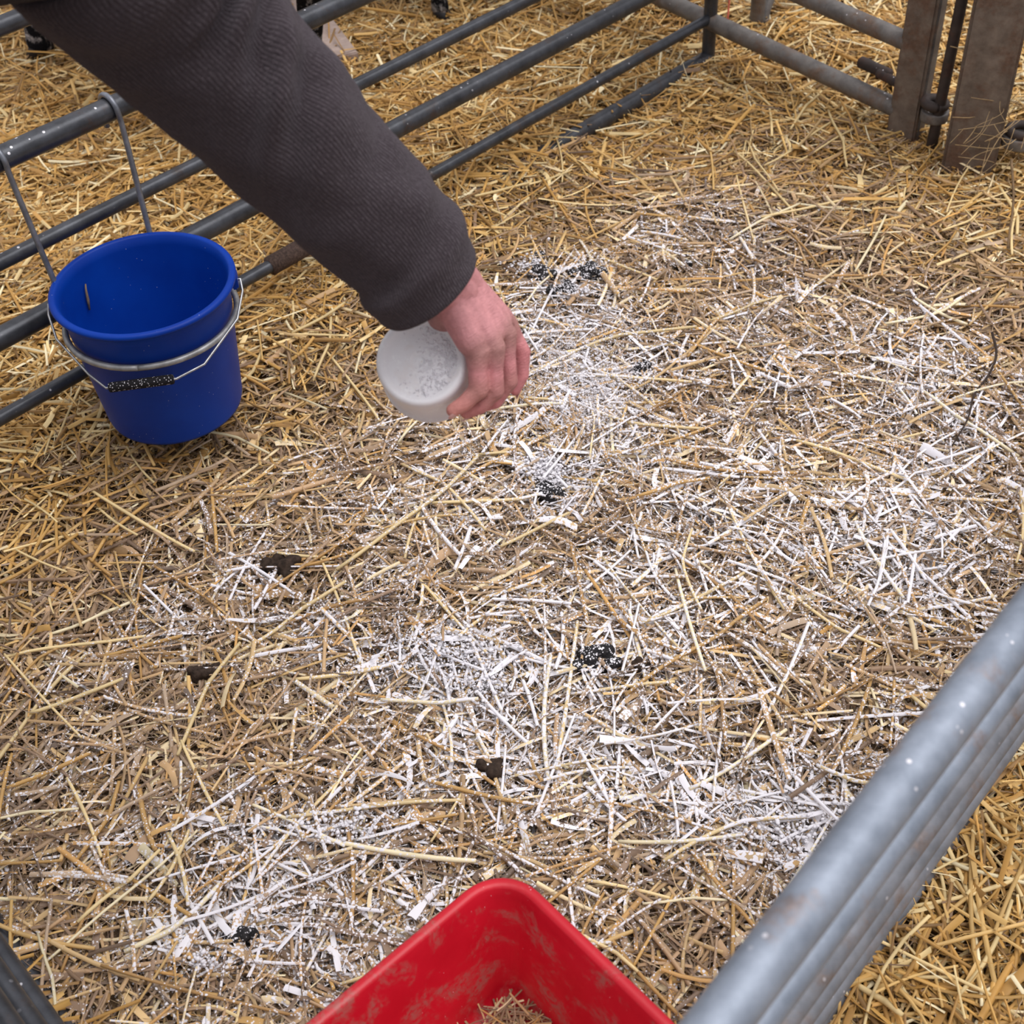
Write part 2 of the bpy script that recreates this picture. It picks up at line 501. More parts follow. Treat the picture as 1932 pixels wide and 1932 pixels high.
litter = {r: {'v': [], 'q': [], 'c': [], 'p': [], 'o': 0} for r in range(5)}
def add_litter(v, reg, col, pwk, cross, nring, p):
    pa = powder_amount(p)
    for r in range(5):
        k = reg == r
        if not k.any(): continue
        L = litter[r]
        vv = v[k]; N = len(vv)
        L['v'].append(vv.reshape(-1, 3)); L['q'].append(strip_quads(N, nring, cross) + L['o']); L['o'] += N * nring * cross
        tone = np.repeat(np.clip(rng.normal(1, .10, (N, nring)), .7, 1.3), cross, axis=1).reshape(-1, 1)      # blotches along each stem
        L['c'].append(np.repeat(col[k], nring * cross, axis=0) * tone)
        pv = (pa[k] * pwk[k]) if r == 0 else np.zeros(N)
        L['p'].append(np.repeat(pv, nring * cross))

def zone_colour(reg, N, p, chaff=False):
    a = pick(CHAFF if chaff else TAN, CHAFFP if chaff else TANP, N)
    g = pick(GOLD, GOLDP, N)
    # the straw gets cleaner and yellower towards the back hurdles
    w = np.clip(1 - (sd1(p) - .05) / .45, 0, 1) * .75 + np.clip(1 - (sd2(p) - .05) / .5, 0, 1) * .75
    w = np.where(reg == 0, np.clip(w, .10, .9), 1.0)
    if chaff: w = w * .55
    k = rng.random(N) < w
    return np.where(k[:, None], g, a)

def scatter(N, Lr, wr, arch, zr, pit, bendk, nring, cross, chaff=False, pwk=1.0, roll=.5, bz=0.0, keep=None, taper=.3, around=False):
    p = sample_around(N) if around else sample_points(N)
    reg = region(p)
    k = ~in_tub(p)
    if keep is not None: k &= rng.random(N) < np.asarray(keep)[reg]
    p, reg = p[k], reg[k]; N = len(p)
    L = Lr[0] + (Lr[1] - Lr[0]) * rng.beta(1.3, 2.6, N); w = rng.uniform(*wr, N) * np.where(rng.random(N) < .12, 1.5, 1)
    clean = np.where(reg == 0, 0, 1)
    L = L * (1 + .25 * clean)
    lay = rng.random(N)
    z = bed_height(p) + zr[0] + (zr[1] - zr[0]) * lay + clean * .008 * rng.random(N)
    yaw = rng.uniform(0, 2 * math.pi, N)
    pitch = rng.normal(0, pit, N) * (1 + .6 * clean)
    # do not let a straw dive far below the mat or stand proud
    v = ribbons(p, z + abs(np.sin(pitch)) * L * .18, yaw, pitch, L, w, np.full(N, arch), rng.normal(0, bendk, N) * L, rng.normal(0, roll, N), nring, cross,
                rng.normal(0, bz, N) * L, rng.uniform(0, taper, N))
    col = zone_colour(reg, N, p, chaff)
    add_litter(v, reg, col, pwk * (.55 + .6 * lay) * np.clip(rng.normal(1, .22, N), .45, 1.6), cross, nring, p)

# chaff, then broken stems, fine strands, and whole stems on top
scatter(105000, (.012, .05), (.0010, .0030), 0.0, (-.012, .012), .25, .05, 3, 2, chaff=True, keep=(1, .6, .6, .5, .5))
scatter(60000, (.020, .115), (.0024, .0058), .38, (-.008, .014), .14, .07, 4, 3, pwk=1.0, roll=.35)
scatter(26000, (.04, .16), (.0006, .0013), .3, (-.002, .020), .14, .10, 6, 2, chaff=True, pwk=.8, keep=(1, .5, .5, .5, .6))
scatter(15000, (.06, .22), (.0032, .0066), .40, (.002, .022), .085, .03, 5, 4, pwk=1.05, roll=.3, keep=(.8, 1, 1, 1, 1))
# flat leaf sheaths
scatter(11000, (.03, .12), (.0050, .0110), .14, (-.004, .018), .15, .07, 5, 3, pwk=1.1, roll=.5, bz=.05, taper=.8, keep=(.8, 1, 1, 1, 1))

# sparser cover around the part of the floor that the picture shows
scatter(26000, (.06, .20), (.0045, .0100), .35, (-.004, .022), .13, .06, 4, 3, around=True)

# whole stalks that can be picked apart: one object each
def stalk_mesh(px1, py1, px2, py2, w, z1, z2, bend, colr, reg, kink=0.0):
    a = at_z(px1, py1, 0)[:2]; b = at_z(px2, py2, 0)[:2]
    n = 9; ts = np.linspace(0, 1, n)
    dd = unit(b - a); s = V(-dd[1], dd[0]); Ln = np.linalg.norm(b - a)
    path = []
    for t in ts:
        p = a + (b - a) * t + s * bend * Ln * (1 - (2 * t - 1) ** 2) + s * (kink * Ln * max(0, t - .6))
        z = bed_height(p[None])[0] + z1 + (z2 - z1) * t
        path.append(V(p[0], p[1], z))
    rad = [w * .5 * (1.0 if 0 < i < n - 1 else .85) * (1.12 if i == 5 else 1.0) for i in range(n)]
    v, f = tube(path, rad, 7)
    m = pymesh('straw_stalk', v, f)
    v = coords(m)
    c = np.tile(np.asarray(colr, float), (len(v), 1)) * (1 - .15 * (np.arange(len(v)) // 7 == 5))[:, None]
    set_color(m, 'col', c)
    set_float(m, 'pw', powder_amount(v[:, :2]) * .95 if reg == 0 else np.zeros(len(v)))
    return m
KEY = [(440, 1250, 640, 1110, .006, 4), (640, 1100, 905, 890, .0065, 4), (905, 880, 1000, 870, .005, 4), (985, 725, 1290, 610, .006, 4), (860, 930, 1160, 780, .006, 0), (940, 770, 1190, 775, .005, 4),
       (1040, 1250, 1035, 1475, .007, 5), (1090, 1190, 1050, 1460, .006, 4), (530, 1070, 620, 1075, .005, 4), (405, 930, 415, 1060, .006, 0), (290, 980, 170, 1080, .006, 0), (0, 1130, 160, 1040, .006, 0),
       (600, 1590, 900, 1640, .007, 5), (480, 1680, 640, 1490, .005, 4), (420, 1680, 260, 1830, .007, 5), (350, 1420, 430, 1580, .005, 4), (270, 1500, 300, 1620, .008, 0), (150, 1640, 250, 1500, .006, 0),
       (1180, 1330, 1470, 1180, .006, 0), (1480, 1130, 1650, 1260, .005, 4), (1300, 1500, 1480, 1400, .006, 5), (1560, 1490, 1640, 1300, .006, 0), (1250, 1640, 1500, 1530, .006, 4), (1090, 1780, 1210, 1840, .005, 4),
       (1380, 300, 1500, 420, .005, 4), (1560, 230, 1620, 330, .006, 4), (1400, 150, 1440, 235, .005, 5), (1440, 330, 1620, 210, .005, 4), (1770, 470, 1850, 430, .005, 4), (1860, 300, 1780, 430, .004, 4),
       (1880, 380, 1932, 470, .007, 4), (1340, 620, 1460, 560, .005, 4), (1500, 850, 1720, 930, .006, 4), (1610, 1010, 1700, 1150, .006, 5), (1150, 880, 1360, 800, .005, 0), (1200, 950, 1330, 910, .006, 0),
       (720, 1330, 900, 1350, .006, 5), (800, 1480, 1010, 1530, .006, 0), (560, 1300, 760, 1260, .006, 4), (200, 1250, 350, 1220, .006, 0), (60, 1360, 240, 1300, .006, 4), (20, 1500, 180, 1440, .006, 0),
       (500, 545, 640, 540, .006, 5), (560, 590, 640, 490, .005, 4), (350, 850, 520, 865, .005, 5), (210, 800, 330, 910, .006, 2), (620, 700, 720, 820, .005, 4), (900, 420, 1000, 380, .006, 4)]
stalks = {r: 0 for r in range(5)}
def add_stalk(x1, y1, x2, y2, w, ci, reg=None):
    c = at_z((x1 + x2) / 2, (y1 + y2) / 2)[:2]
    if in_tub(c[None], .04)[0]: return
    r = int(region(c[None])[0])
    col = GOLD[ci] * random.uniform(.85, 1.1)
    m = stalk_mesh(x1, y1, x2, y2, w, random.uniform(.018, .026), random.uniform(.016, .03), random.uniform(-.05, .05), col, r, random.choice([0, 0, 0, .3, -.3]))
    link('straw_stalk', m, M_STRAW, BED[r])
    stalks[r] += 1
for (x1, y1, x2, y2, w, ci) in KEY:
    add_stalk(x1, y1, x2, y2, w, ci)
for k in range(330):
    px, py = random.uniform(10, 1920), random.uniform(10, 1920)
    if px > 1350 and py > 1932 - (px - 1350) * 1.25 and py < 1980 - (px - 1500) * 1.3: continue
    c = at_z(px, py)[:2]; r = int(region(c[None])[0])
    if r == 0 and random.random() < .35: continue
    L = random.uniform(.10, .26) if r == 0 else random.uniform(.08, .22)
    a = random.uniform(0, math.pi); dv = V(math.cos(a), math.sin(a)) * L / 2
    def pr(p):
        cc = RC.T @ (V(p[0], p[1], 0) - CAM); return 966 + FPX * cc[0] / -cc[2], 966 - FPX * cc[1] / -cc[2]
    (x1, y1), (x2, y2) = pr(c - dv), pr(c + dv)
    add_stalk(x1, y1, x2, y2, random.uniform(.0038, .0062), random.choice([0, 1, 2, 4, 4, 5, 3]))
# a few long stems of the side bed, upper ends lying over each other beside the near hurdle
for (x1, y1, x2, y2, w, ci) in [(1840, 1520, 1850, 1932, .006, 2), (1880, 1560, 1915, 1760, .006, 4), (1720, 1720, 1932, 1670, .006, 4), (1610, 1870, 1700, 1932, .008, 4), (1760, 1880, 1932, 1885, .006, 1),
                                (1690, 1790, 1870, 1660, .005, 2), (1770, 1600, 1932, 1560, .005, 0), (1860, 1932, 1932, 1800, .006, 1), (1720, 1850, 1760, 1740, .008, 0), (1800, 1900, 1900, 1720, .006, 4)]:
    add_stalk(x1, y1, x2, y2, w, ci)

for r in range(5):
    L = litter[r]
    if not L['v']: continue
    m = fastmesh('straw_litter', np.concatenate(L['v']), np.concatenate(L['q']))
    set_color(m, 'col', np.concatenate(L['c'])); set_float(m, 'pw', np.concatenate(L['p']))
    o = link('straw_litter', m, M_STRAW, BED[r]); o['kind'] = 'stuff'

# ------------------------------------------------------------------ white powder lying on the straw and falling through the air
M_POW = mat_simple('white_powder', POWDER, .95, 0, .1, .04, 300)
ico = bmesh.new(); bmesh.ops.create_icosphere(ico, subdivisions=1, radius=1.0)
IV = np.array([v.co[:] for v in ico.verts]); IF = np.array([[l.index for l in f.verts] for f in ico.faces]); ico.free()
def blobs(name, P, R, mat, flat=1.0, stretch=None, jitter=.22):
    N = len(P)
    v = IV[None] * (1 + rng.normal(0, jitter, (N, len(IV), 1)))
    v = v * R[:, None, None] * np.array([1, 1, flat])
    if stretch is not None: v = v * stretch[:, None, :]
    v = v + P[:, None, :]
    f = (IF[None] + (np.arange(N) * len(IV))[:, None, None]).reshape(-1, 3)
    m = bpy.data.meshes.new(name)
    m.vertices.add(N * len(IV)); m.vertices.foreach_set('co', v.astype(np.float32).ravel())
    m.loops.add(len(f) * 3); m.loops.foreach_set('vertex_index', f.astype(np.int32).ravel())
    m.polygons.add(len(f)); m.polygons.foreach_set('loop_start', np.arange(0, len(f) * 3, 3, dtype=np.int32)); m.polygons.foreach_set('loop_total', np.full(len(f), 3, np.int32))
    m.update(calc_edges=True)
    return link(name, m, mat)
p = sample_points(90000, .05)
p = p[(region(p) == 0) & ~in_tub(p)]
pa = powder_amount(p)
cl = mnoise
nz = np.array([mnoise.noise(Vector((x * 28, y * 28, 0))) for x, y in p])
k = rng.random(len(p)) < np.clip((pa - .45) * .9 + nz * .3, 0, 1) * .62
p = p[k][:20000]
R = np.minimum(rng.gamma(2.0, .00045, len(p)) + .0005, .0026)
P3 = np.concatenate([p, (bed_height(p) + rng.uniform(.002, .024, len(p)))[:, None]], 1)
for (px, py, sx, sy, n) in ((1030, 905, 26, 13, 650), (1085, 565, 16, 7, 160), (1000, 520, 18, 9, 200), (850, 1240, 60, 22, 500), (640, 1570, 60, 16, 300), (1500, 1580, 60, 30, 350), (910, 1300, 30, 12, 250), (1120, 730, 45, 30, 300), (385, 1830, 12, 8, 90)):
    c = at_z(px, py); e_ = at_z(px + sx, py); g_ = at_z(px, py - sy)
    q2 = np.stack([rng.normal(c[0], np.linalg.norm(e_ - c), n), rng.normal(c[1], np.linalg.norm(g_ - c), n)], 1)
    P3 = np.concatenate([P3, np.concatenate([q2, (bed_height(q2) + rng.uniform(.012, .030, n))[:, None]], 1)])
    R = np.concatenate([R, np.minimum(rng.gamma(2.0, .0006, n) + .0008, .0040)])
o = blobs('powder_crumbs', P3, R, M_POW, .6)
tag(o, 'white powder crumbs strewn over the straw inside the pen', 'powder', kind='stuff')

# ------------------------------------------------------------------ hurdles
def line_z(base, d, s, z, lean=V(0, 0, 0), rise=0.0):
    return base + d * s + V(0, 0, z + rise * s) + lean * z
def hurdle(label, base, d, s0, s1, rails, uprights, mat, lean=V(0, 0, 0), rise=0.0, top=.95, cat='hurdle'):
    e = empty('metal_hurdle', base + d * s0, label, cat)
    for z, r, *mm2 in rails:
        rod_obj('rail', line_z(base, d, s0, z, lean, rise), line_z(base, d, s1, z, lean, rise), r, mm2[0] if mm2 else mat, e)
    for s, hw, kind, z0 in uprights:
        a = line_z(base, d, s, z0, lean); b = line_z(base, d, s, top, lean)
        if kind == 'tube':
            rod_obj('upright', a, b, hw, mat, e)
        else:
            zz = unit(b - a); x = unit(d - zz * d.dot(zz)); y = np.cross(zz, x)
            box_obj('upright', (a + b) / 2, (x, y, zz), (hw, hw * .45, np.linalg.norm(b - a) / 2), mat, e, .003)
    return e
R6 = [(.022, .0215), (.127, .0130), (.270, .0195), (.398, .0130), (.561, .0195), (.752, .0145), (.93, .0195)]
H1 = hurdle('dark grey tubular hurdle carrying the blue bucket across the back of the pen', B1, D1, -2.46, .0, R6,
            [(0.0, .017, 'tube', -.03), (-2.46, .017, 'tube', -.03)], M_RAIL, top=.96)
# rusty sleeve on the second rail from the floor
def on_fence(px, py, base, n):
    r = ray(px, py); t = n.dot(base - CAM) / n.dot(r); return CAM + r * t
ca = on_fence(509, 508, B1, N1); cb = on_fence(578, 468, B1, N1)
ca[2] = cb[2] = .127
tag(rod_obj('repair_sleeve', ca, cb, .0195, M_RUST, H1, 18, .002), 'rusty sleeve around the rail')

H2 = empty('metal_hurdle', P2, 'dirty brown-stained tubular hurdle running to the steel post', 'hurdle')
for z, r in ((.078, .0215), (.236, .0205), (.40, .018), (.56, .018), (.75, .018), (.93, .02)):
    rod_obj('rail', P2 + V(0, 0, z) + D2 * .02, P2 + V(0, 0, z + .072 * 1.5) + D2 * 1.5, r, M_RAIL_FAR, H2)
ang = math.radians(8)
ux = unit(D2 * math.cos(ang) + N2 * math.sin(ang)); uy = np.cross(V(0, 0, 1), ux)
box_obj('upright', P2 + V(0, 0, .46), (ux, uy, V(0, 0, 1)), (.034, .016, .52), M_POST, H2, .004)
box_obj('upright_flange', P2 - D2 * .031 - N2 * .018 + V(0, 0, .46), (uy, ux, V(0, 0, 1)), (.016, .005, .52), M_RAIL_FAR, H2, .002)
box_obj('upright', P2 + D2 * 1.5 + V(0, 0, .55), (ux, uy, V(0, 0, 1)), (.02, .02, .55), M_POST, H2, .004)

# near right hurdle leans: its foot stands a little inside its top rail
foot = N3 * (C3 - A3.dot(N3))
lean3 = -foot / .75
B3 = A3 + foot
H3 = hurdle('pale blue-grey galvanised hurdle, close and blurred, in the lower right corner', B3, D3, -.42, 2.2,
            [(.012, .0145, M_RAIL_LOW), (.127, .0145, M_RAIL_LOW), (.262, .0145, M_RAIL_LOW), (.40, .0145, M_RAIL_LOW), (.56, .0155), (.75, .0195)],
            [(-.40, .018, 'tube', -.02), (2.15, .018, 'tube', -.02)], M_RAIL_NEAR, lean3, top=.76)
lean4 = -N4 * .19
H4 = hurdle('dark grey ribbed-looking hurdle just showing in the bottom left corner', P4 + N4 * .006, D4, -.72, 1.08,
            [(.015, .0145), (.10, .0145), (.19, .0145), (.29, .0145), (.40, .0145), (.52, .0145), (.64, .0165)],
            [(-.70, .018, 'tube', -.02), (1.05, .018, 'tube', -.02)], M_RAIL, lean4, top=.66)

# steel post with hinge pin on the far right
PB = at_z(1822, 338, 0)
e = empty('steel_post', PB, 'stout rust-brown steel post at the hinge of the hurdles', 'post')
box_obj('post_body', PB + V(.012, .035, .62), (unit(V(.94, -.34, 0)), unit(V(.34, .94, 0)), V(0, 0, 1)), (.056, .045, .68), M_POST, e, .006)
rb = at_d(1765, 207, 3.02)
c0 = rb; 
def torus(name, c, axis, Rr, r, mat, parent, n=28, k=10, a0=0, a1=2 * math.pi):
    x, y, d = frame_of(axis); full = abs(a1 - a0 - 2 * math.pi) < 1e-6
    pts = [np.asarray(c) + Rr * (math.cos(t) * x + math.sin(t) * y) for t in np.linspace(a0, a1, n)]
    return tube_obj(name, pts, r, mat, parent, k)
v, f = lathe([(.017, -.011), (.030, -.011), (.031, -.008), (.031, .008), (.030, .011), (.017, .011), (.017, -.011)], rb + V(0, 0, -.012), (0, 0, 1), 28)
link('lug_ring', pymesh('lug_ring', v, f), M_RAIL_FAR, e)
rr = at_d(1924, 262, 2.93)
v, f = lathe([(.020, -.012), (.038, -.012), (.039, -.009), (.039, .009), (.038, .012), (.020, .012), (.020, -.012)], rr, (0, 0, 1), 28)
link('lug_ring', pymesh('lug_ring', v, f), M_RAIL_FAR, e)
torus('eye_ring', rr + V(0, 0, .020), (0, 0, 1), .026, .010, M_IRON, e)
# hinge pin
pin_t = at_d(1838, -160, 2.86); pin_b = at_d(1756, 283, 3.07)
pin_top = pin_b + unit(pin_t - pin_b) * .62
pe = empty('hinge_pin', pin_b, 'dark iron rod dropped through the hinge eyes beside the post', 'rod')
rod_obj('pin_shaft', pin_b, V(pin_b[0] + .012, pin_b[1] + .004, pin_b[2] + .60), .0125, M_IRON, pe)
rod_obj('pin_head', V(pin_b[0] + .012, pin_b[1] + .004, pin_b[2] + .595), V(pin_b[0] + .09, pin_b[1] + .004, pin_b[2] + .60), .0115, M_IRON, pe)
# eye bolt on the hurdle upright
eb = rb + V(-.004, 0, .016)
torus('eye_bolt_ring', eb, (0.1, 0, 1), .022, .0115, M_IRON, H2)
bs = at_d(1727, 170, 3.045)
rod_obj('eye_bolt_shank', at_d(1655, 137, 3.08), eb + unit(bs - eb) * .018, .0105, M_IRON, H2)
v, f = tube([bs - unit(eb - bs) * .010, bs + unit(eb - bs) * .016], .021, 6)
link('bolt_nut', pymesh('bolt_nut', v, f), M_IRON, H2, smooth=False)
rod_obj('bolt_end', at_d(1622, 116, 3.12), at_d(1680, 142, 3.07), .0135, M_IRON, H2)

# bar and curved foot behind the far hurdle
se = empty('steel_stand', at_z(1425, 78), 'dark steel bar with a curved foot behind the dirty hurdle', 'stand')
sb = at_z(1425, 66); 
rod_obj('bar', sb + V(0, 0, -.02), sb + V(.01, .02, .8), .019, M_RAIL_FAR, se)
tube_obj('curved_foot', catmull([sb + V(.018, 0, .03), sb + V(.03, .02, .07), sb + V(.06, .05, .10), sb + V(.14, .12, .105)], 6), .013, M_RAIL_FAR, se, 12)
# pink twine
tw = [at_d(1379, -30, 3.32), at_d(1375, 10, 3.33), at_d(1373, 35, 3.33), at_d(1368, 66, 3.34)]
tag(tube_obj('baler_twine', catmull(tw, 6), [.0025] * 18 + [.0035], mat_simple('twine', (.55, .13, .08), .8, 0, .2, .3, 200), None, 8), 'short length of orange-pink twine hanging at the far corner', 'twine')
# timber board beyond the back hurdle
bc = at_z(600, 52, .045); bd = unit(at_z(640, 100) - at_z(560, -10))
tag(box_obj('timber_board', V(bc[0], bc[1], .045), (bd, np.cross(V(0, 0, 1), bd), V(0, 0, 1)), (.22, .045, .014), mat_simple('weathered_wood', (.42, .33, .29), .85, 0, .2, .2, 40, .3), None, .003), 'pale weathered board lying on straw behind the sleeve', 'board')

# ------------------------------------------------------------------ blue bucket in its wire holder
BC = at_z(268, 531, .36)
def mat_blue():
    t = NT('blue_plastic'); p = t.pos()
    c = t.ramp(t.noise(p, 9, 4), [(.3, (.0004, .030, .27)), (.7, (.0006, .044, .35))])
    sm = t.math('MULTIPLY', t.sstep(t.noise(p, 14, 6, .75), .62, .76), .10)
    c = t.mix(sm, c, (.10, .11, .17))
    dots = t.math('MULTIPLY', t.sstep(t.voro(p, 110), .085, .05), t.sstep(t.noise(p, 12, 2), .5, .58))
    c = t.mix(t.math('MULTIPLY', dots, .75), c, (.55, .56, .60))
    return t.set(c, .42, 0, .18)
M_BLUE = mat_blue()
RT, RB, ZB, ZT = .146, .117, .105, .36
be = empty('blue_bucket', (BC[0], BC[1], ZB), 'round blue plastic bucket hanging in a wire holder on the rails', 'bucket')
prof = [(.001, ZB + .012), (RB - .012, ZB + .012), (RB - .004, ZB + .004), (RB - .001, ZB), (RB, ZB + .004), (RB + .002, ZB + .012), (RT - .0075, ZT - .030), (RT - .0065, ZT - .028), (RT - .0065, ZT - .014), (RT - .001, ZT - .010),
        (RT + .0055, ZT - .009), (RT + .007, ZT - .006), (RT + .0065, ZT - .002), (RT + .003, ZT), (RT - .002, ZT + .0005), (RT - .0055, ZT - .002), (RT - .010, ZT - .018), (RB - .0015, ZB + .022), (RB - .008, ZB + .016), (.001, ZB + .016)]
v, f = lathe([(r, z) for r, z in prof], V(BC[0], BC[1], 0), (0, 0, 1), 96)
m = pymesh('shell', v, f)
sh = link('shell', m, M_BLUE, be)
# raised ring and ears for the handle
side = unit(at_z(450, 515, .342) - at_z(93, 562, .342))                                   # the two ears
for s in (-1, 1):
    c = V(BC[0], BC[1], ZT - .019) + side * s * (RT + .001)
    box_obj('ear', c, (side, np.cross(V(0, 0, 1), side), V(0, 0, 1)), (.006, .016, .012), M_BLUE, be, .003)
# grime line along the base seam
gl = [V(BC[0] + (RB - .004) * math.cos(t), BC[1] + (RB - .004) * math.sin(t), ZB + .019) for t in np.linspace(math.radians(0), math.radians(360), 60)]
tag(tube_obj('grime_line', gl, .0016, mat_simple('grime', (.018, .016, .02), .9), be, 6), 'dark grime line around the bucket floor')
# bail handle folded down against the front
hub = V(BC[0], BC[1], ZT - .020)
frontv = unit(at_z(262, 650, .27) - at_z(268, 531, .27))                            # towards the camera
def bail(t):                                                     # t -1..1
    th = t * math.pi / 2
    return None
path = [hub - side * (RT - .002), hub - side * (RT + .011), hub - side * (RT + .013) + V(0, 0, -.012) + frontv * .012,
        hub - side * (RT + .004) + V(0, 0, -.036) + frontv * .050, hub - side * (RT - .045) + V(0, 0, -.064) + frontv * .120, hub - side * .074 + V(0, 0, -.071) + frontv * .152,
        hub + side * .038 + V(0, 0, -.071) + frontv * .153, hub + side * (RT - .062) + V(0, 0, -.064) + frontv * .134, hub + side * (RT - .002) + V(0, 0, -.038) + frontv * .058,
        hub + side * (RT + .012) + V(0, 0, -.014) + frontv * .014, hub + side * (RT + .011), hub + side * (RT - .002)]
hd = tube_obj('handle', path, .0021, M_GALV, be, 8)
grip_m = NT('black_grip'); gp_ = grip_m.pos()
grip_c = grip_m.mix(grip_m.sstep(grip_m.voro(gp_, 260), .28, .18), (.012, .011, .013), (.62, .60, .64))
grip_mat = grip_m.set(grip_c, .8, 0, .2)
ga, gb = path[5] + side * .004, path[6] - side * .004
tube_obj('grip', [ga, ga + side * .001, ga + side * .003, gb - side * .003, gb - side * .001, gb], [.006, .0075, .0083, .0083, .0075, .006], grip_mat, hd, 16)

# wire holder: a ring round the bucket and two arms hooked over the rail at .561
he = empty('bucket_holder', (BC[0], BC[1], .30), 'bent steel rod holder hooked over the rail around the blue bucket', 'holder')
zr = .292; rr_ = .1425
torus('ring', V(BC[0], BC[1], zr), (0, 0, 1), rr_, .0055, mat_simple('dull_zinc', (.34, .34, .34), .45, .6, .5, .3, 60), he, 80, 10)
railc = lambda px, py: on_fence(px, py, B1, N1)
for (hx, hy) in ((205, 198), (-4, 302)):
    hp = railc(hx, hy); hp[2] = .561
    s_al = (hp - B1).dot(D1)
    top = B1 + D1 * s_al + V(0, 0, .561)
    rj = .0045; R_ = .0195 + rj
    pts = [top - N1 * (R_ + .001) + V(0, 0, -.040), top - N1 * R_ + V(0, 0, -.005)]
    for t in np.linspace(math.pi, 0, 9):
        pts.append(top + N1 * (R_ * math.cos(t)) + V(0, 0, R_ * math.sin(t)))
    # arm slopes down to the back of the ring
    tgt2 = V(BC[0], BC[1], zr) - N1 * math.sqrt(max(rr_ ** 2 - .093 ** 2, 0)) + D1 * (.093 if hx > 100 else -.093)
    k0 = top + N1 * (R_ + .002) + V(0, 0, -.03)
    pts += [k0, k0 + (tgt2 - k0) * .5, tgt2 + V(0, 0, .012), tgt2]
    tube_obj('arm_hook', catmull(pts, 4), .0050, M_HOOK, he, 10)
# scraps of straw in the bucket
M_SCRAP = mat_simple('dry_scrap', (.25, .17, .11), .8, 0, .2, .3, 150)
def inner(a, z, lift=.0015):
    tt = (z - (ZB + .02)) / (ZT - ZB - .02); r = RB - .002 + (RT - .010 - RB) * tt - lift
    return V(BC[0] + r * math.cos(a), BC[1] + r * math.sin(a), z)
a0 = math.radians(152)
tag(tube_obj('straw_scrap', [inner(a0, .322), inner(a0 + .03, .312), inner(a0 + .06, .295), inner(a0 + .10, .278)], [.0012, .0019, .0026, .0016], M_SCRAP, None, 6), 'brown straw scrap stuck high on the inside of the blue bucket', 'straw scrap')
a0 = math.radians(75)
tag(tube_obj('straw_scrap', [inner(a0, .165), inner(a0, .155), inner(a0 + .02, .140)], [.0016, .0022, .0014], M_SCRAP, None, 6), 'darker straw scrap low on the bucket wall near the grime line', 'straw scrap')

# ------------------------------------------------------------------ red square tub
def rrect(cx, cy, hl, hw, r, z, n=9):
    pts = []
    for (sx, sy, a0) in ((1, 1, 0), (-1, 1, 90), (-1, -1, 180), (1, -1, 270)):
        for i in range(n):
            a = math.radians(a0 + 90 * i / (n - 1))
            x = sx * (hl - r) + r * math.cos(a); y = sy * (hw - r) + r * math.sin(a)
            w = TUBO + TUB3U * x + TUB3V * y
            pts.append(V(w[0], w[1], z))
    return np.array(pts)
TL, TW, TH = .42, .305, .25
TUB3U = V(TUB_U[0], TUB_U[1], 0); TUB3V = V(TUB_V[0], TUB_V[1], 0)
TUBO = V(TUB_A[0], TUB_A[1], 0) + TUB3U * (TL / 2) + TUB3V * (TW / 2)
hl, hw = TL / 2, TW / 2
def mat_red():
    t = NT('red_plastic'); p = t.pos()
    c = t.ramp(t.noise(p, 12, 3), [(.3, (.52, .004, .016)), (.7, (.62, .008, .024))])
    sm = t.math('MULTIPLY', t.sstep(t.noise(p, 17, 7, .72, .4), .47, .62), t.math('MULTIPLY', t.sstep(t.noise(p, 160, 4), .3, .6), .75))
    c = t.mix(sm, c, (.36, .13, .11))
    dots = t.math('MULTIPLY', t.sstep(t.voro(p, 120), .06, .04), t.sstep(t.noise(p, 9, 2), .52, .6))
    c = t.mix(dots, c, POWDER)
    return t.set(c, .38, 0, .45)
M_RED = mat_red()
sec = [(-.045, .004), (-.040, .0), (-.034, .02), (-.004, TH - .045), (.000, TH - .044), (.002, TH - .012), (.006, TH - .010), (.007, TH - .003), (.004, TH), (-.004, TH), (-.007, TH - .003), (-.009, TH - .014),
       (-.012, TH - .018), (-.033, .072), (-.040, .060), (-.052, .058)]
rings = [rrect(0, 0, hl + o_, hw + o_, max(.052 + o_, .02), z) for o_, z in sec]
rings.append(rrect(0, 0, hl - .062, hw - .062, .034, .060)); rings.append(rrect(0, 0, hl - .070, hw - .070, .034, .076)); rings.append(rrect(0, 0, hl - .082, hw - .082, .030, .082)); rings.append(rrect(0, 0, hl - .13, hw - .13, .01, .084))
v, f = loft(rings, True, False, True)
te = empty('feed_tub', TUBO, 'red rectangular plastic tub with a rounded corner, standing on the straw', 'tub')
link('shell', pymesh('shell', v, f), M_RED, te)
n_ = len(rings[0])
lip = [rrect(0, 0, hl + a, hw + a, .056, z) for a, z in ((.0045, TH - .013), (.0085, TH - .0125), (.009, TH - .0095), (.006, TH - .0085))]
v, f = loft(lip); link('rim_lip', pymesh('rim_lip', v, f), M_RED, te)
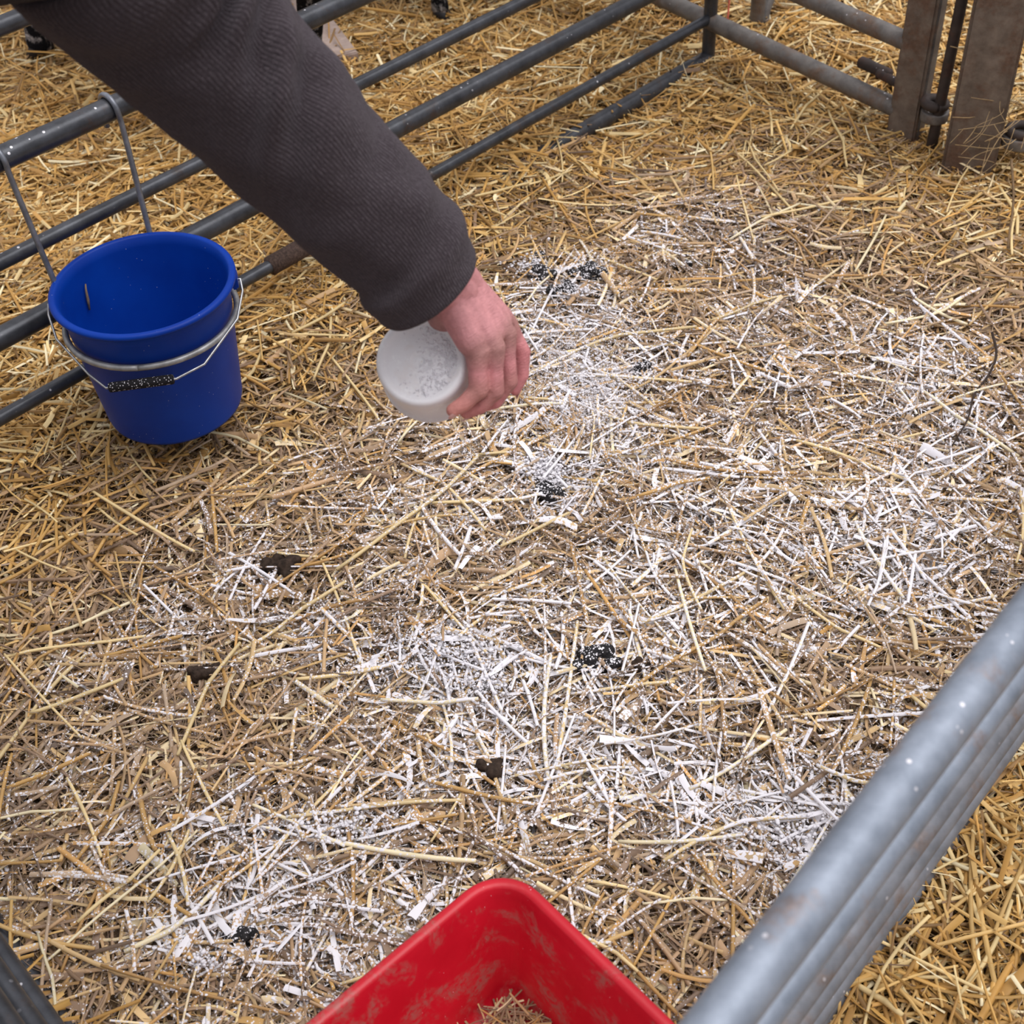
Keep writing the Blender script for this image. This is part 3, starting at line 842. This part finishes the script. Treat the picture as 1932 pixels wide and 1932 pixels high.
# straw scraps in the gutter of the tub floor
N = 700
tt = rng.random(N)
uu = np.where(rng.random(N) < .5, rng.uniform(-hl + .055, hl - .055, N), 0); 
pts = np.zeros((N, 2)); edge = rng.integers(0, 4, N)
off = rng.uniform(.042, .074, N)
for i in range(N):
    if edge[i] < 2: x = (1 if edge[i] else -1) * (hl - off[i]); y = random.uniform(-hw + .055, hw - .055)
    else: y = (1 if edge[i] == 2 else -1) * (hw - off[i]); x = random.uniform(-hl + .055, hl - .055)
    w = TUBO + TUB3U * x + TUB3V * y; pts[i] = w[:2]
Ls = rng.uniform(.012, .06, N)
vv = ribbons(pts, rng.uniform(.064, .080, N), rng.uniform(0, 6.28, N), rng.normal(0, .09, N), Ls, rng.uniform(.001, .0034, N), np.full(N, .3), rng.normal(0, .05, N) * Ls, rng.normal(0, .5, N), 4, 3)
m = fastmesh('straw_scraps', vv.reshape(-1, 3), strip_quads(N, 4, 3))
set_color(m, 'col', np.repeat(pick(TAN, TANP, N), 12, 0)); set_float(m, 'pw', np.zeros(N * 12))
tag(link('straw_scraps', m, M_STRAW), 'dry straw scraps lying in the bottom of the red tub', 'straw', kind='stuff')

# ------------------------------------------------------------------ dung lumps
def mat_dung():
    t = NT('dung'); p = t.pos()
    c = t.ramp(t.noise(p, 150, 4), [(.3, (.006, .006, .008)), (.7, (.030, .027, .028))])
    m = t.math('MULTIPLY', t.sstep(t.math('ADD', t.noise(p, 80, 4, .7), t.math('MULTIPLY', t.voro(p, 260), -.45)), .33, .40), t.sstep(t.up(), .1, .7))
    t.bump(t.noise(p, 500, 2), .8, .002)
    return t.set(t.mix(m, c, POWDER), .75, 0, .3)
M_DUNG = mat_dung()
M_CLOD = mat_simple('brown_clod', (.045, .03, .022), .9, 0, .2, .6, 120, .8)
for (px, py, w, h, lab) in ((1108, 528, 38, 24, 'largest black dung lump with white powder, right of the powdered pair behind the hand'), (1060, 556, 30, 16, 'flat black dung lump half covered in powder below the largest one'),
                            (1020, 530, 32, 18, 'powder-spotted dung lump nearest the knuckles'), (1016, 497, 14, 10, 'small dark dung pellet behind the powder-spotted lump'),
                            (1042, 938, 32, 20, 'black dung lump with a heap of powder in the middle of the pen'), (1125, 1262, 52, 28, 'wide dark dung patch among white straw below the middle'),
                            (1212, 1275, 22, 18, 'small dark dung lump right of the wide dung patch'), (540, 1085, 46, 34, 'dark tangled dung clod on the left of the pen'),
                            (455, 1765, 30, 16, 'powdered dung lump near the bottom left of the pen'), (385, 1275, 34, 16, 'half buried dung clod on the brown straw at left'),
                            (925, 1445, 34, 24, 'dark powder-speckled clod in the lower middle'), (1290, 508, 16, 8, 'small far dung pellet near the rusty hurdle side'), (1205, 700, 24, 12, 'dung lump under the falling powder'), (255, 1605, 12, 10, 'tiny black dung pellet in the lower left')):
    c = at_z(px, py); e_ = at_z(px + w, py); rw = np.linalg.norm(e_ - c)
    zz = bed_height(c[None, :2])[0]
    pel = []
    for k_ in range(10 if rw > .02 else 5):
        a_ = random.uniform(0, 6.28); q_ = math.sqrt(random.random()) * rw * .85
        rp = random.uniform(.22, .38) * rw if rw < .03 else random.uniform(.007, .013)
        cpt = V(c[0] + q_ * math.cos(a_), c[1] + q_ * .7 * math.sin(a_), zz + .012 + random.uniform(0, .012))
        pel.append(capsule(cpt, cpt + V(random.uniform(-1, 1), random.uniform(-1, 1), random.uniform(-.3, .3)) * rp * .6, rp, rp * .9, 10, 4))
    pel.append(capsule(V(c[0] - rw * .4, c[1], zz + .006), V(c[0] + rw * .4, c[1], zz + .006), min(rw * .5, .014), min(rw * .5, .014), 10, 4))
    m = remeshed('dung_lump', pel, .0025, 2)
    tag(link('dung_lump', m, M_CLOD if px in (540, 385, 925, 1212) else M_DUNG), lab, 'dung', 'dung lumps in the straw')

# ------------------------------------------------------------------ person leaning over: hand, sleeve, body
J = lambda px, py, d: at_d(px, py, d)
bones = []
def chain(pts):
    for (a, ra), (b, rb) in zip(pts[:-1], pts[1:]):
        bones.append(capsule(a, b, ra, rb, 18, 6))
mm = .001
W_r = J(846, 562, 1.395); W_u = J(880, 534, 1.412)
F_in = J(770, 470, 1.335)
chain([(F_in, 27 * mm), ((W_r + W_u) / 2, 22 * mm)])
chain([(J(800, 520, 1.355), 22 * mm), (W_r, 19 * mm)]); chain([(J(830, 480, 1.365), 21 * mm), (W_u, 18 * mm)])
MCP = [J(900, 662, 1.415), J(932, 655, 1.422), J(955, 630, 1.440), J(961, 611, 1.460)]
PIP = [J(903, 735, 1.430), J(934, 738, 1.443), J(961, 720, 1.462), J(986, 664, 1.476)]
DIP = [J(876, 761, 1.432), J(905, 767, 1.452), J(934, 758, 1.474), J(985, 708, 1.487)]
TIP = [J(855, 774, 1.434), J(880, 778, 1.458), J(902, 768, 1.485), J(972, 736, 1.492)]
rM = [14.0, 12.6, 11.6, 9.6]; rP = [11.0, 10.2, 9.4, 9.0]; rD = [8.8, 8.7, 8.3, 7.8]; rT = [7.6, 7.4, 7.0, 6.4]
for k in range(4):
    base = W_r + (W_u - W_r) * (k / 3.0)
    mid = base + (MCP[k] - base) * .80
    chain([(base, (19 - k) * mm), (mid, (17 - 1.6 * k) * mm), (MCP[k], rM[k] * mm)])
    pm = (MCP[k] + PIP[k]) / 2
    chain([(MCP[k], rM[k] * mm), (pm, (rP[k] - .6) * mm), (PIP[k], rP[k] * mm)])
    dm = (PIP[k] + DIP[k]) / 2
    chain([(PIP[k], rP[k] * mm), (dm, (rD[k] + .3) * mm), (DIP[k], rD[k] * mm), (TIP[k], rT[k] * mm)])
    if k < 3:   # web between the knuckles
        b2 = W_r + (W_u - W_r) * ((k + .5) / 3.0)
        mk = (MCP[k] + MCP[k + 1]) / 2
        chain([(b2, 17 * mm), (b2 + (mk - b2) * .85, 12.5 * mm)])
# thumb across the far side of the pot
chain([(W_r + (MCP[0] - W_r) * .15, 18 * mm), (J(838, 596, 1.43), 17 * mm), (J(815, 600, 1.462), 13 * mm), (J(795, 598, 1.495), 11.5 * mm), (J(778, 603, 1.515), 9 * mm)])
hand = remeshed('hand', bones, .0013, 5, .5)

# body core out of the picture: one figure, joined to the hand inside the sleeve
SH = V(-.47, .96, 1.30)                       # right shoulder
EL = J(470, 110, 1.265)
hipc = V(-1.06, .86, .93); chest = V(-.70, .90, 1.24); neck = V(-.56, .84, 1.44); headc = V(-.47, .83, 1.585)
SHL = V(-.66, .70, 1.36)
EL = J(415, 110, 1.262); UA = J(60, -235, 1.09)
bod = [capsule(EL, J(690, 392, 1.332), .036, .033), capsule(J(690, 392, 1.332), F_in, .033, .030), capsule(SH, UA, .05, .045), capsule(UA, EL, .045, .036), capsule(neck, headc + V(-.02, 0, -.06), .055, .055),
       capsule(headc + V(0, 0, .015), headc + V(-.025, 0, .045), .085, .088), capsule(headc + V(.03, 0, -.055), headc + V(.0, 0, -.02), .052, .075),
       capsule(headc + V(.088, 0, -.02), headc + V(.075, 0, .01), .013, .009), capsule(headc + V(.0, .085, -.01), headc + V(.0, .085, -.03), .014, .012), capsule(headc + V(.0, -.085, -.01), headc + V(.0, -.085, -.03), .014, .012),
       capsule(headc + V(.060, -.02, -.065), headc + V(.060, .02, -.065), .016, .016),
       capsule(chest, neck, .11, .06), capsule(hipc, chest, .12, .12)]
core = remeshed('core', bod, .009, 3, .5)
bm = bmesh.new(); bm.from_mesh(hand)
nh = len(bm.verts)
bm.from_mesh(core)
pm_ = bpy.data.meshes.new('person'); bm.to_mesh(pm_); bm.free()
v = coords(pm_)
# skin colour: pinker towards the fingers, grime on the knuckles
kn = np.array(MCP + [PIP[0], PIP[1], PIP[2], J(820, 600, 1.42)])
dist = np.min(np.linalg.norm(v[:, None] - kn[None], axis=2) - np.array([.013, .012, .012, .010, .009, .009, .008, .014])[None], axis=1)
dirt = np.clip(1 - dist / .016, 0, 1) ** 1.3
fing = np.array(PIP + DIP + TIP); df = np.min(np.linalg.norm(v[:, None] - fing[None], axis=2), axis=1)
pink = np.clip(1 - df / .045, 0, 1)
skin = np.array([.72, .335, .35])[None] * (1 - pink[:, None]) + np.array([.72, .27, .285])[None] * pink[:, None]
ulna = np.clip(1 - np.linalg.norm(v - TIP[0], axis=1) / .05, 0, 1)
skin = skin * (1 - .5 * ulna[:, None]) + np.array([.66, .31, .20]) * .5 * ulna[:, None]
skin = skin * (1 - .50 * dirt[:, None]) + np.array([.27, .165, .12]) * .50 * dirt[:, None]
set_color(pm_, 'col', skin)
def mat_skin():
    t = NT('skin'); p = t.pos()
    c = t.mix(1.0, t.attr('col'), t.ramp(t.noise(p, 95, 5, .65), [(.3, (.84, .80, .80)), (.7, (1.14, 1.13, 1.12))]), 'MULTIPLY')
    mp = t.n('ShaderNodeMapping'); t.l(p, mp.inputs['Vector'])
    ax = unit(MCP[1] - (W_r + W_u) / 2)
    q_ = Vector(ax).to_track_quat('X', 'Z').to_euler()
    mp.vector_type = 'TEXTURE'; mp.inputs['Rotation'].default_value = q_
    mp2 = t.n('ShaderNodeMapping'); mp2.inputs['Scale'].default_value = (5.0, 1.0, 1.0); t.l(mp.outputs[0], mp2.inputs['Vector'])
    h = t.math('ADD', t.noise(mp2.outputs[0], 130, 3, .6, .5), t.math('MULTIPLY', t.noise(p, 700, 2), .5))
    t.bump(h, .55, .0022)
    return t.set(c, .58, 0, .3)
person = bpy.data.objects.new('person', pm_)
pm_.materials.append(mat_skin())
pm_.polygons.foreach_set('use_smooth', [True] * len(pm_.polygons))
COL.objects.link(person)
tag(person, 'person in a dark charcoal fleece reaching down to shake powder from a white pot', 'person')

# sleeve
CL = [((-110, -420), .98, 225), ((60, -235), 1.09, 215), ((215, -85), 1.185, 200), ((345, 40), 1.245, 184), ((470, 168), 1.275, 164), ((590, 292), 1.305, 146), ((690, 392), 1.332, 131), ((760, 468), 1.350, 121), ((801, 530), 1.364, 113)]
cen = [at_d(p[0], p[1], d) for p, d, h in CL]; rad = [h * d / FPX for p, d, h in CL]
cen = [SH] + cen[1:]; rad = [.10] + rad[1:]
cpts = catmull([np.append(c, r) for c, r in zip(cen, rad)], 18)
cpts = np.array(cpts)
P_, R_ = cpts[:, :3], cpts[:, 3]
seg = np.linalg.norm(np.diff(P_, axis=0), axis=1); S_ = np.concatenate([[0], np.cumsum(seg)]); TOT = S_[-1]
NA = 120
rings = []; uv_s = []; uv_a = []
def g(x, w): return math.exp(-(x / w) ** 2)
FOLDS = [  # s from the cuff (m), angle of centre, slope, amp, width s, width angle
    (.300, 35, .0010, .0085, .016, 42), (.262, 22, .0009, -.0080, .014, 46), (.232, 15, .0009, .0075, .016, 48), (.205, 18, .0008, -.0065, .013, 46), (.175, 25, .0007, .0045, .018, 50), (.335, 42, .0012, -.0090, .016, 36), (.372, 40, .0010, .0085, .018, 40),
    (.10, -30, -.0004, .0030, .02, 60), (.045, 10, .0003, -.0035, .012, 70), (.024, 0, .0001, .0035, .010, 200), (.062, 40, .0003, .0035, .012, 50), (.42, -20, -.0006, .006, .03, 60), (.47, 30, .0006, -.006, .02, 50), (.14, 60, .0006, -.0035, .014, 40)]
for i, p in enumerate(P_):
    t = unit(P_[min(i + 1, len(P_) - 1)] - P_[max(i - 1, 0)])
    view = unit(CAM - p)
    if i == 0: x = unit(view - t * view.dot(t))
    else: x = unit(view - t * view.dot(t))
    y = np.cross(t, x)
    # angle 0 faces the camera; positive towards the picture's upper right
    if (y @ (RC @ V(1, .4, 0))) < 0: y = -y; 
    sfc = TOT - S_[i]
    ring = []
    for a in np.linspace(0, 2 * math.pi, NA, endpoint=False):
        ad = math.degrees(a); ad = ad - 360 if ad > 180 else ad
        dr = 0
        for (s0, a0, sl, am, ws, wa) in FOLDS:
            dr += 2.1 * am * g(sfc - s0 - sl * (ad - a0), ws * 1.15) * g(ad - a0, wa)
        dr += .0022 * mnoise.noise(Vector((p[0] * 22, p[1] * 22, p[2] * 22)) + Vector((math.cos(a), math.sin(a), 0)) * 1.6)
        dr += .0012 * math.sin(ad * .11 + 60 * sfc) * min(1, sfc / .03)
        ring.append(p + (R_[i] + dr) * (math.cos(a) * x + math.sin(a) * y) + t * (.018 * max(0, 1 - sfc / .10) ** 1.3 * max(math.cos(a + .35), -.4)))
    rings.append(np.array(ring)); uv_s += [S_[i]] * NA; uv_a += list(np.linspace(0, 1, NA, endpoint=False))
# hem turned in
t = unit(P_[-1] - P_[-3]); last = rings[-1]; cc = last.mean(0)
for (out, sc) in ((.004, .995), (.0065, .975), (.006, .945), (.0, .925), (-.03, .90), (-.06, .85)):
    rings.append(cc + (last - cc) * sc + t * out); uv_s += [TOT + max(out, 0)] * NA; uv_a += list(np.linspace(0, 1, NA, endpoint=False))
v, f = loft(rings)
sm_ = pymesh('fleece_sleeve', v, f)
set_float(sm_, 'su', np.array(uv_s)); ua = np.array(uv_a)
set_color(sm_, 'ring', np.stack([np.cos(ua * 2 * math.pi), np.sin(ua * 2 * math.pi), np.array(uv_s) * 0], 1))
def mat_fleece():
    t = NT('charcoal_fleece'); p = t.pos()
    sep = t.n('ShaderNodeSeparateXYZ'); t.l(t.attr('ring', 'Vector'), sep.inputs[0])
    angle = t.math('ARCTAN2', sep.outputs['Y'], sep.outputs['X'])
    su = t.attr('su', 'Fac')
    wob = t.noise(p, 34, 3, .5)
    ph = t.math('ADD', t.math('MULTIPLY', angle, 128), t.math('ADD', t.math('MULTIPLY', wob, 9.0), t.math('MULTIPLY', su, 0)))
    rib = t.math('ADD', t.math('MULTIPLY', t.math('SINE', ph), .5), .5)
    brk = t.noise(p, 260, 4, .7)
    h = t.math('MULTIPLY', rib, t.sstep(brk, .32, .68))
    c = t.mix(t.math('MULTIPLY', h, .75), (.046, .036, .041), (.104, .085, .093))
    lint = t.math('MULTIPLY', t.sstep(t.noise(p, 520, 2), .72, .80), .25)
    c = t.mix(lint, c, (.25, .20, .15))
    hh = t.math('ADD', h, t.math('MULTIPLY', t.noise(p, 900, 2), .6))
    t.bump(hh, .8, .0022)
    t.b.inputs['Sheen Weight'].default_value = .18
    t.b.inputs['Sheen Tint'].default_value = (.85, .78, .88, 1)
    t.b.inputs['Sheen Roughness'].default_value = .5
    return t.set(c, .95, 0, .12)
M_FLEECE = mat_fleece()
sl = link('fleece_sleeve', sm_, M_FLEECE, person)
M_FL2 = mat_simple('charcoal_fleece_body', (.05, .044, .048), .95, 0, .1, .25, 200, .5)
jump = remeshed('jumper', [capsule(hipc, chest, .165, .185), capsule(hipc + V(.02, -.1, 0), chest + V(.02, -.1, .02), .13, .14), capsule(hipc + V(0, .1, 0), chest + V(.02, .1, 0), .13, .15), capsule(chest, neck, .16, .075),
                           capsule(SHL, SH, .095, .10), capsule(SHL, V(-.62, .42, 1.16), .085, .07), capsule(V(-.62, .42, 1.16), V(-.42, .30, 1.00), .07, .055), capsule(SH, cen[1], .10, .095)], .012, 4)
link('jumper', jump, M_FL2, person)
M_TR = mat_simple('dark_trousers', (.03, .034, .045), .9, 0, .2, .3, 60, .4)
L1, L2 = V(-1.17, .98, 0), V(-1.13, .66, 0)
leg = [capsule(hipc + V(0, 0, -.02), hipc + V(0, 0, .04), .155, .15)]
for lf, s in ((L1, .09), (L2, -.09)):
    knee = V(lf[0] + .03, (hipc[1] + s + lf[1]) / 2, .48)
    leg += [capsule(hipc + V(0, s, -.05), knee, .095, .068), capsule(knee, V(lf[0], lf[1], .20), .066, .055)]
link('trousers', remeshed('trousers', leg, .012, 4), M_TR, person)
M_BOOT = mat_simple('rubber_boot', (.02, .03, .02), .5, 0, .4, .2, 30)
for lf in (L1, L2):
    link('boot', remeshed('boot', [capsule(V(lf[0], lf[1], .30), V(lf[0], lf[1], .07), .066, .058), capsule(V(lf[0] - .03, lf[1], .065), V(lf[0] + .16, lf[1] + .0, .055), .052, .048)], .01, 3), M_BOOT, person)
M_HAIR = mat_simple('brown_hair', (.06, .035, .02), .7, 0, .3, .4, 120, .6)
link('hair', remeshed('hair', [capsule(headc + V(-.02, 0, .045), headc + V(-.04, 0, .05), .094, .095), capsule(headc + V(-.06, 0, .0), headc + V(-.055, 0, -.03), .075, .06)], .009, 3), M_HAIR, person)
M_EYE = mat_simple('eye', (.05, .04, .035), .2)
for s in (-1, 1):
    v, f = capsule(headc + V(.072, .033 * s, .005), headc + V(.074, .033 * s + .002, .005), .011, .011, 10, 4)
    link('eye', pymesh('eye', v, f), M_EYE, person)
M_NAIL = mat_simple('fingernail', (.60, .33, .30), .35)
ctr = np.mean(PIP, axis=0)
for k in range(4):
    ax = unit(TIP[k] - DIP[k]); pal = unit(J(800, 690, 1.46) - TIP[k]); outv = unit(-(pal - ax * pal.dot(ax))); sd = np.cross(ax, outv)
    ring = []
    for rr2, hh2 in ((1.0, 0), (.9, .0006), (.5, .0012), (.02, .0014)):
        a = np.linspace(0, 2 * math.pi, 16, endpoint=False)
        ring.append(TIP[k] + outv * (rT[k] * mm * .86 + hh2) + ax * (.003) + rr2 * (np.cos(a)[:, None] * ax * .0058 + np.sin(a)[:, None] * sd * .0046) - outv[None] * (np.sin(a)[:, None] ** 2 * .0012 * rr2))
    v, f = loft(ring)
    link('fingernail', pymesh('fingernail', v, f), M_NAIL, person)

# ------------------------------------------------------------------ white plastic pot in the hand
PCn = J(794, 681, 1.432)
axd = unit(unit(ray(793, 683)) + RC @ V(.15, -.14, 0))
def mat_pot():
    t = NT('milky_plastic'); p = t.pos()
    m = t.sstep(t.math('ADD', t.noise(p, 42, 6, .7, .3), t.math('MULTIPLY', t.voro(p, 330), -.25)), .40, .52)
    c = t.mix(m, (.90, .885, .91), (.95, .945, .96))
    c = t.mix(t.math('MULTIPLY', t.sstep(t.noise(p, 34, 4), .56, .7), .5), c, (.84, .78, .77))
    return t.set(c, .32, 0, .5)
M_POT = mat_pot()
prof = [(.0005, .0042), (.004, .0042), (.0048, .0028), (.0058, .0032), (.011, .0034), (.012, .0024), (.013, .0026), (.030, .0032), (.037, .0036), (.040, .0015), (.043, .0), (.0462, .0008), (.0482, .0035), (.0495, .008),
        (.0545, .078), (.057, .079), (.0578, .082), (.056, .084), (.0535, .083), (.0485, .010), (.045, .005), (.0005, .006)]
v, f = lathe(prof, PCn, axd, 72)
pe_ = empty('powder_pot', PCn, 'milky white plastic pot held in the hand, tipping out powder', 'pot')
link('shell', pymesh('shell', v, f), M_POT, pe_)
px_, py_, _ = frame_of(axd)
# powder clinging to the pot
Np = 900
scr_r = RC @ V(1, 0, 0); scr_u = RC @ V(0, 1, 0)
ex = unit(scr_r - axd * scr_r.dot(axd)); ey = unit(scr_u - axd * scr_u.dot(axd) - ex * scr_u.dot(ex))
ang_ = rng.normal(-.15, .9, Np); rad_ = np.clip(rng.normal(.030, .011, Np), .004, .044)
pp = PCn + (np.cos(ang_) * rad_)[:, None] * ex + (np.sin(ang_) * rad_)[:, None] * ey + axd * .0026
tag(blobs('clinging_powder', pp, rng.gamma(2, .00022, Np) + .0003, M_POW, 1.0), 'white powder clinging to the base of the held pot', 'powder', kind='stuff')

# ------------------------------------------------------------------ powder falling through the air
Nf = 5000
u = rng.random(Nf)
cx = np.where(rng.random(Nf) < .45, rng.normal(1130, 60, Nf), rng.normal(1080, 95, Nf)); cy = np.where(rng.random(Nf) < .5, rng.normal(740, 55, Nf), rng.normal(700, 110, Nf))
dd = rng.uniform(1.55, 2.15, Nf)
P3 = np.array([at_d(a, b, c) for a, b, c in zip(cx, cy, dd)])
ok = P3[:, 2] > .03
P3 = P3[ok]
R3 = rng.gamma(1.2, .00028, len(P3)) + .00022
st = np.ones((len(P3), 3)); st[:, 2] = rng.uniform(1.0, 2.2, len(P3))
tag(blobs('falling_powder', P3, R3, M_POW, 1.0, st), 'white powder grains falling through the air right of the hand', 'powder', kind='stuff')

# ------------------------------------------------------------------ sheep behind the back hurdle
def mat_wool(name, a, b, scale):
    t = NT(name); p = t.pos()
    c = t.ramp(t.noise(p, scale, 5, .7), [(.50, a), (.66, b)])
    t.bump(t.noise(p, 160, 3), .9, .006)
    return t.set(c, .95, 0, .1)
M_WOOL = mat_wool('cream_wool', (.48, .42, .34), (.62, .56, .47), 30)
M_LEG = mat_wool('speckled_leg', (.008, .008, .010), (.42, .40, .40), 34)
M_HOOF = mat_simple('hoof', (.012, .012, .015), .5, 0, .4, .3, 60)
def sheep(label, footp, head_dir, scale=1.0, ground=0.0):
    """footp: where its nearer front foot stands"""
    hd_ = unit(V(head_dir[0], head_dir[1], 0)); sd_ = V(-hd_[1], hd_[0], 0)
    o0 = V(footp[0], footp[1], ground) - hd_ * .26 * scale - sd_ * .09 * scale
    def w(x, y, z): return o0 + (hd_ * x + sd_ * y) * scale + V(0, 0, z * scale)
    parts = [capsule(w(-.30, 0, .56), w(.24, 0, .58), .17 * scale, .165 * scale), capsule(w(-.15, 0, .50), w(.10, 0, .50), .16 * scale, .165 * scale), capsule(w(.24, 0, .62), w(.42, 0, .80), .115 * scale, .075 * scale),
             capsule(w(-.44, 0, .58), w(-.50, 0, .40), .035 * scale, .028 * scale)]
    for x, s in ((.26, 1), (.26, -1), (-.32, 1), (-.32, -1)):
        parts.append(capsule(w(x, .09 * s, .50), w(x + (.0 if x > 0 else .03), .09 * s, .36), .085 * scale, .05 * scale))
    me = remeshed('sheep', parts, .014, 3)
    ob = bpy.data.objects.new('sheep', me); me.materials.append(M_WOOL); COL.objects.link(ob)
    tag(ob, label, 'sheep')
    for x, s in ((.26, 1), (.26, -1), (-.32, 1), (-.32, -1)):
        if x > 0: js = [(w(x, .09 * s, .42), .048), (w(x + .015, .09 * s, .27), .030), (w(x, .09 * s, .12), .021), (w(x + .006, .09 * s, .05), .027)]
        else: js = [(w(x, .09 * s, .45), .055), (w(x - .055, .09 * s, .28), .030), (w(x - .02, .09 * s, .12), .021), (w(x - .005, .09 * s, .05), .026)]
        lp = [capsule(a[0], b[0], a[1] * scale, b[1] * scale) for a, b in zip(js[:-1], js[1:])]
        lg = link('leg', remeshed('leg', lp, .006, 2), M_LEG, ob)
        for tside in (-1, 1):
            a = js[-1][0] + sd_ * .011 * tside * scale + V(0, 0, -.012 * scale); b = V(js[-1][0][0], js[-1][0][1], ground + .012 * scale) + sd_ * .012 * tside * scale + hd_ * .026 * scale
            v, f = capsule(a, b, .017 * scale, .014 * scale, 10, 4)
            link('hoof', pymesh('hoof', v, f), M_HOOF, lg)
    hp = [capsule(w(.42, 0, .84), w(.50, 0, .80), .062 * scale, .052 * scale), capsule(w(.50, 0, .80), w(.60, 0, .72), .048 * scale, .034 * scale)]
    link('face', remeshed('face', hp, .008, 2), M_LEG, ob)
    for s in (-1, 1):
        v, f = capsule(w(.40, .06 * s, .86), w(.37, .13 * s, .84), .020 * scale, .010 * scale, 10, 4); link('ear', pymesh('ear', v, f), M_LEG, ob)
    return ob
f1 = at_z(90, 118, .02)
sheep('dark speckle-legged sheep standing behind the rails in the top left corner', f1, (-.75, .65), 1.3, .012)
f2 = at_z(866, -8, .02)
sheep('second speckle-legged sheep, only a dark foot showing at the top edge', f2, (.55, -.2), .9, .012)

# ------------------------------------------------------------------ twig, hanging strand and hay wisp on the right
M_TWIG = mat_simple('dark_twig', (.05, .035, .028), .85, 0, .2, .3, 80)
tp = [at_z(x, y, .03) for x, y in ((1872, 628), (1880, 668), (1866, 706), (1838, 745), (1826, 790), (1796, 842))]
tag(tube_obj('twig', catmull(tp, 5), list(np.linspace(.0028, .0012, 26)), M_TWIG, None, 6), 'thin dark crooked twig lying on the powdered straw at right', 'twig')
tp = [at_d(x, y, d) for x, y, d in ((1908, 300, 2.80), (1912, 380, 2.78), (1902, 470, 2.74), (1912, 540, 2.71), (1908, 598, 2.68))]
tag(tube_obj('hay_strand', catmull(tp, 5), list(np.linspace(.0030, .0012, 21)), mat_simple('brown_hay', (.20, .13, .07), .8, 0, .2, .3, 90), None, 6), 'long brown hay strand hanging from the hinge lug beside the post', 'hay')
wv = []
for k in range(46):
    x0, y0 = random.gauss(1912, 24), random.gauss(205, 55); dpt = random.uniform(2.86, 2.93)
    a = random.gauss(math.radians(140), .6); Lp = random.uniform(40, 130)
    p0 = at_d(x0, y0, dpt); p2 = at_d(x0 + Lp * math.cos(a), y0 + Lp * math.sin(a), dpt + random.uniform(-.05, .02))
    p1 = (p0 + p2) / 2 + V(random.gauss(0, .012), random.gauss(0, .012), random.gauss(0, .012))
    wv.append(tube(catmull([p0, p1, p2], 4), random.uniform(.0006, .0013), 4))
v, f = merge(wv)
tag(link('hay_wisp', pymesh('hay_wisp', v, f), mat_simple('pale_hay', (.36, .25, .13), .8, 0, .2, .3, 90)), 'tangled wisp of hay caught on the right side of the steel post', 'hay', kind='stuff')
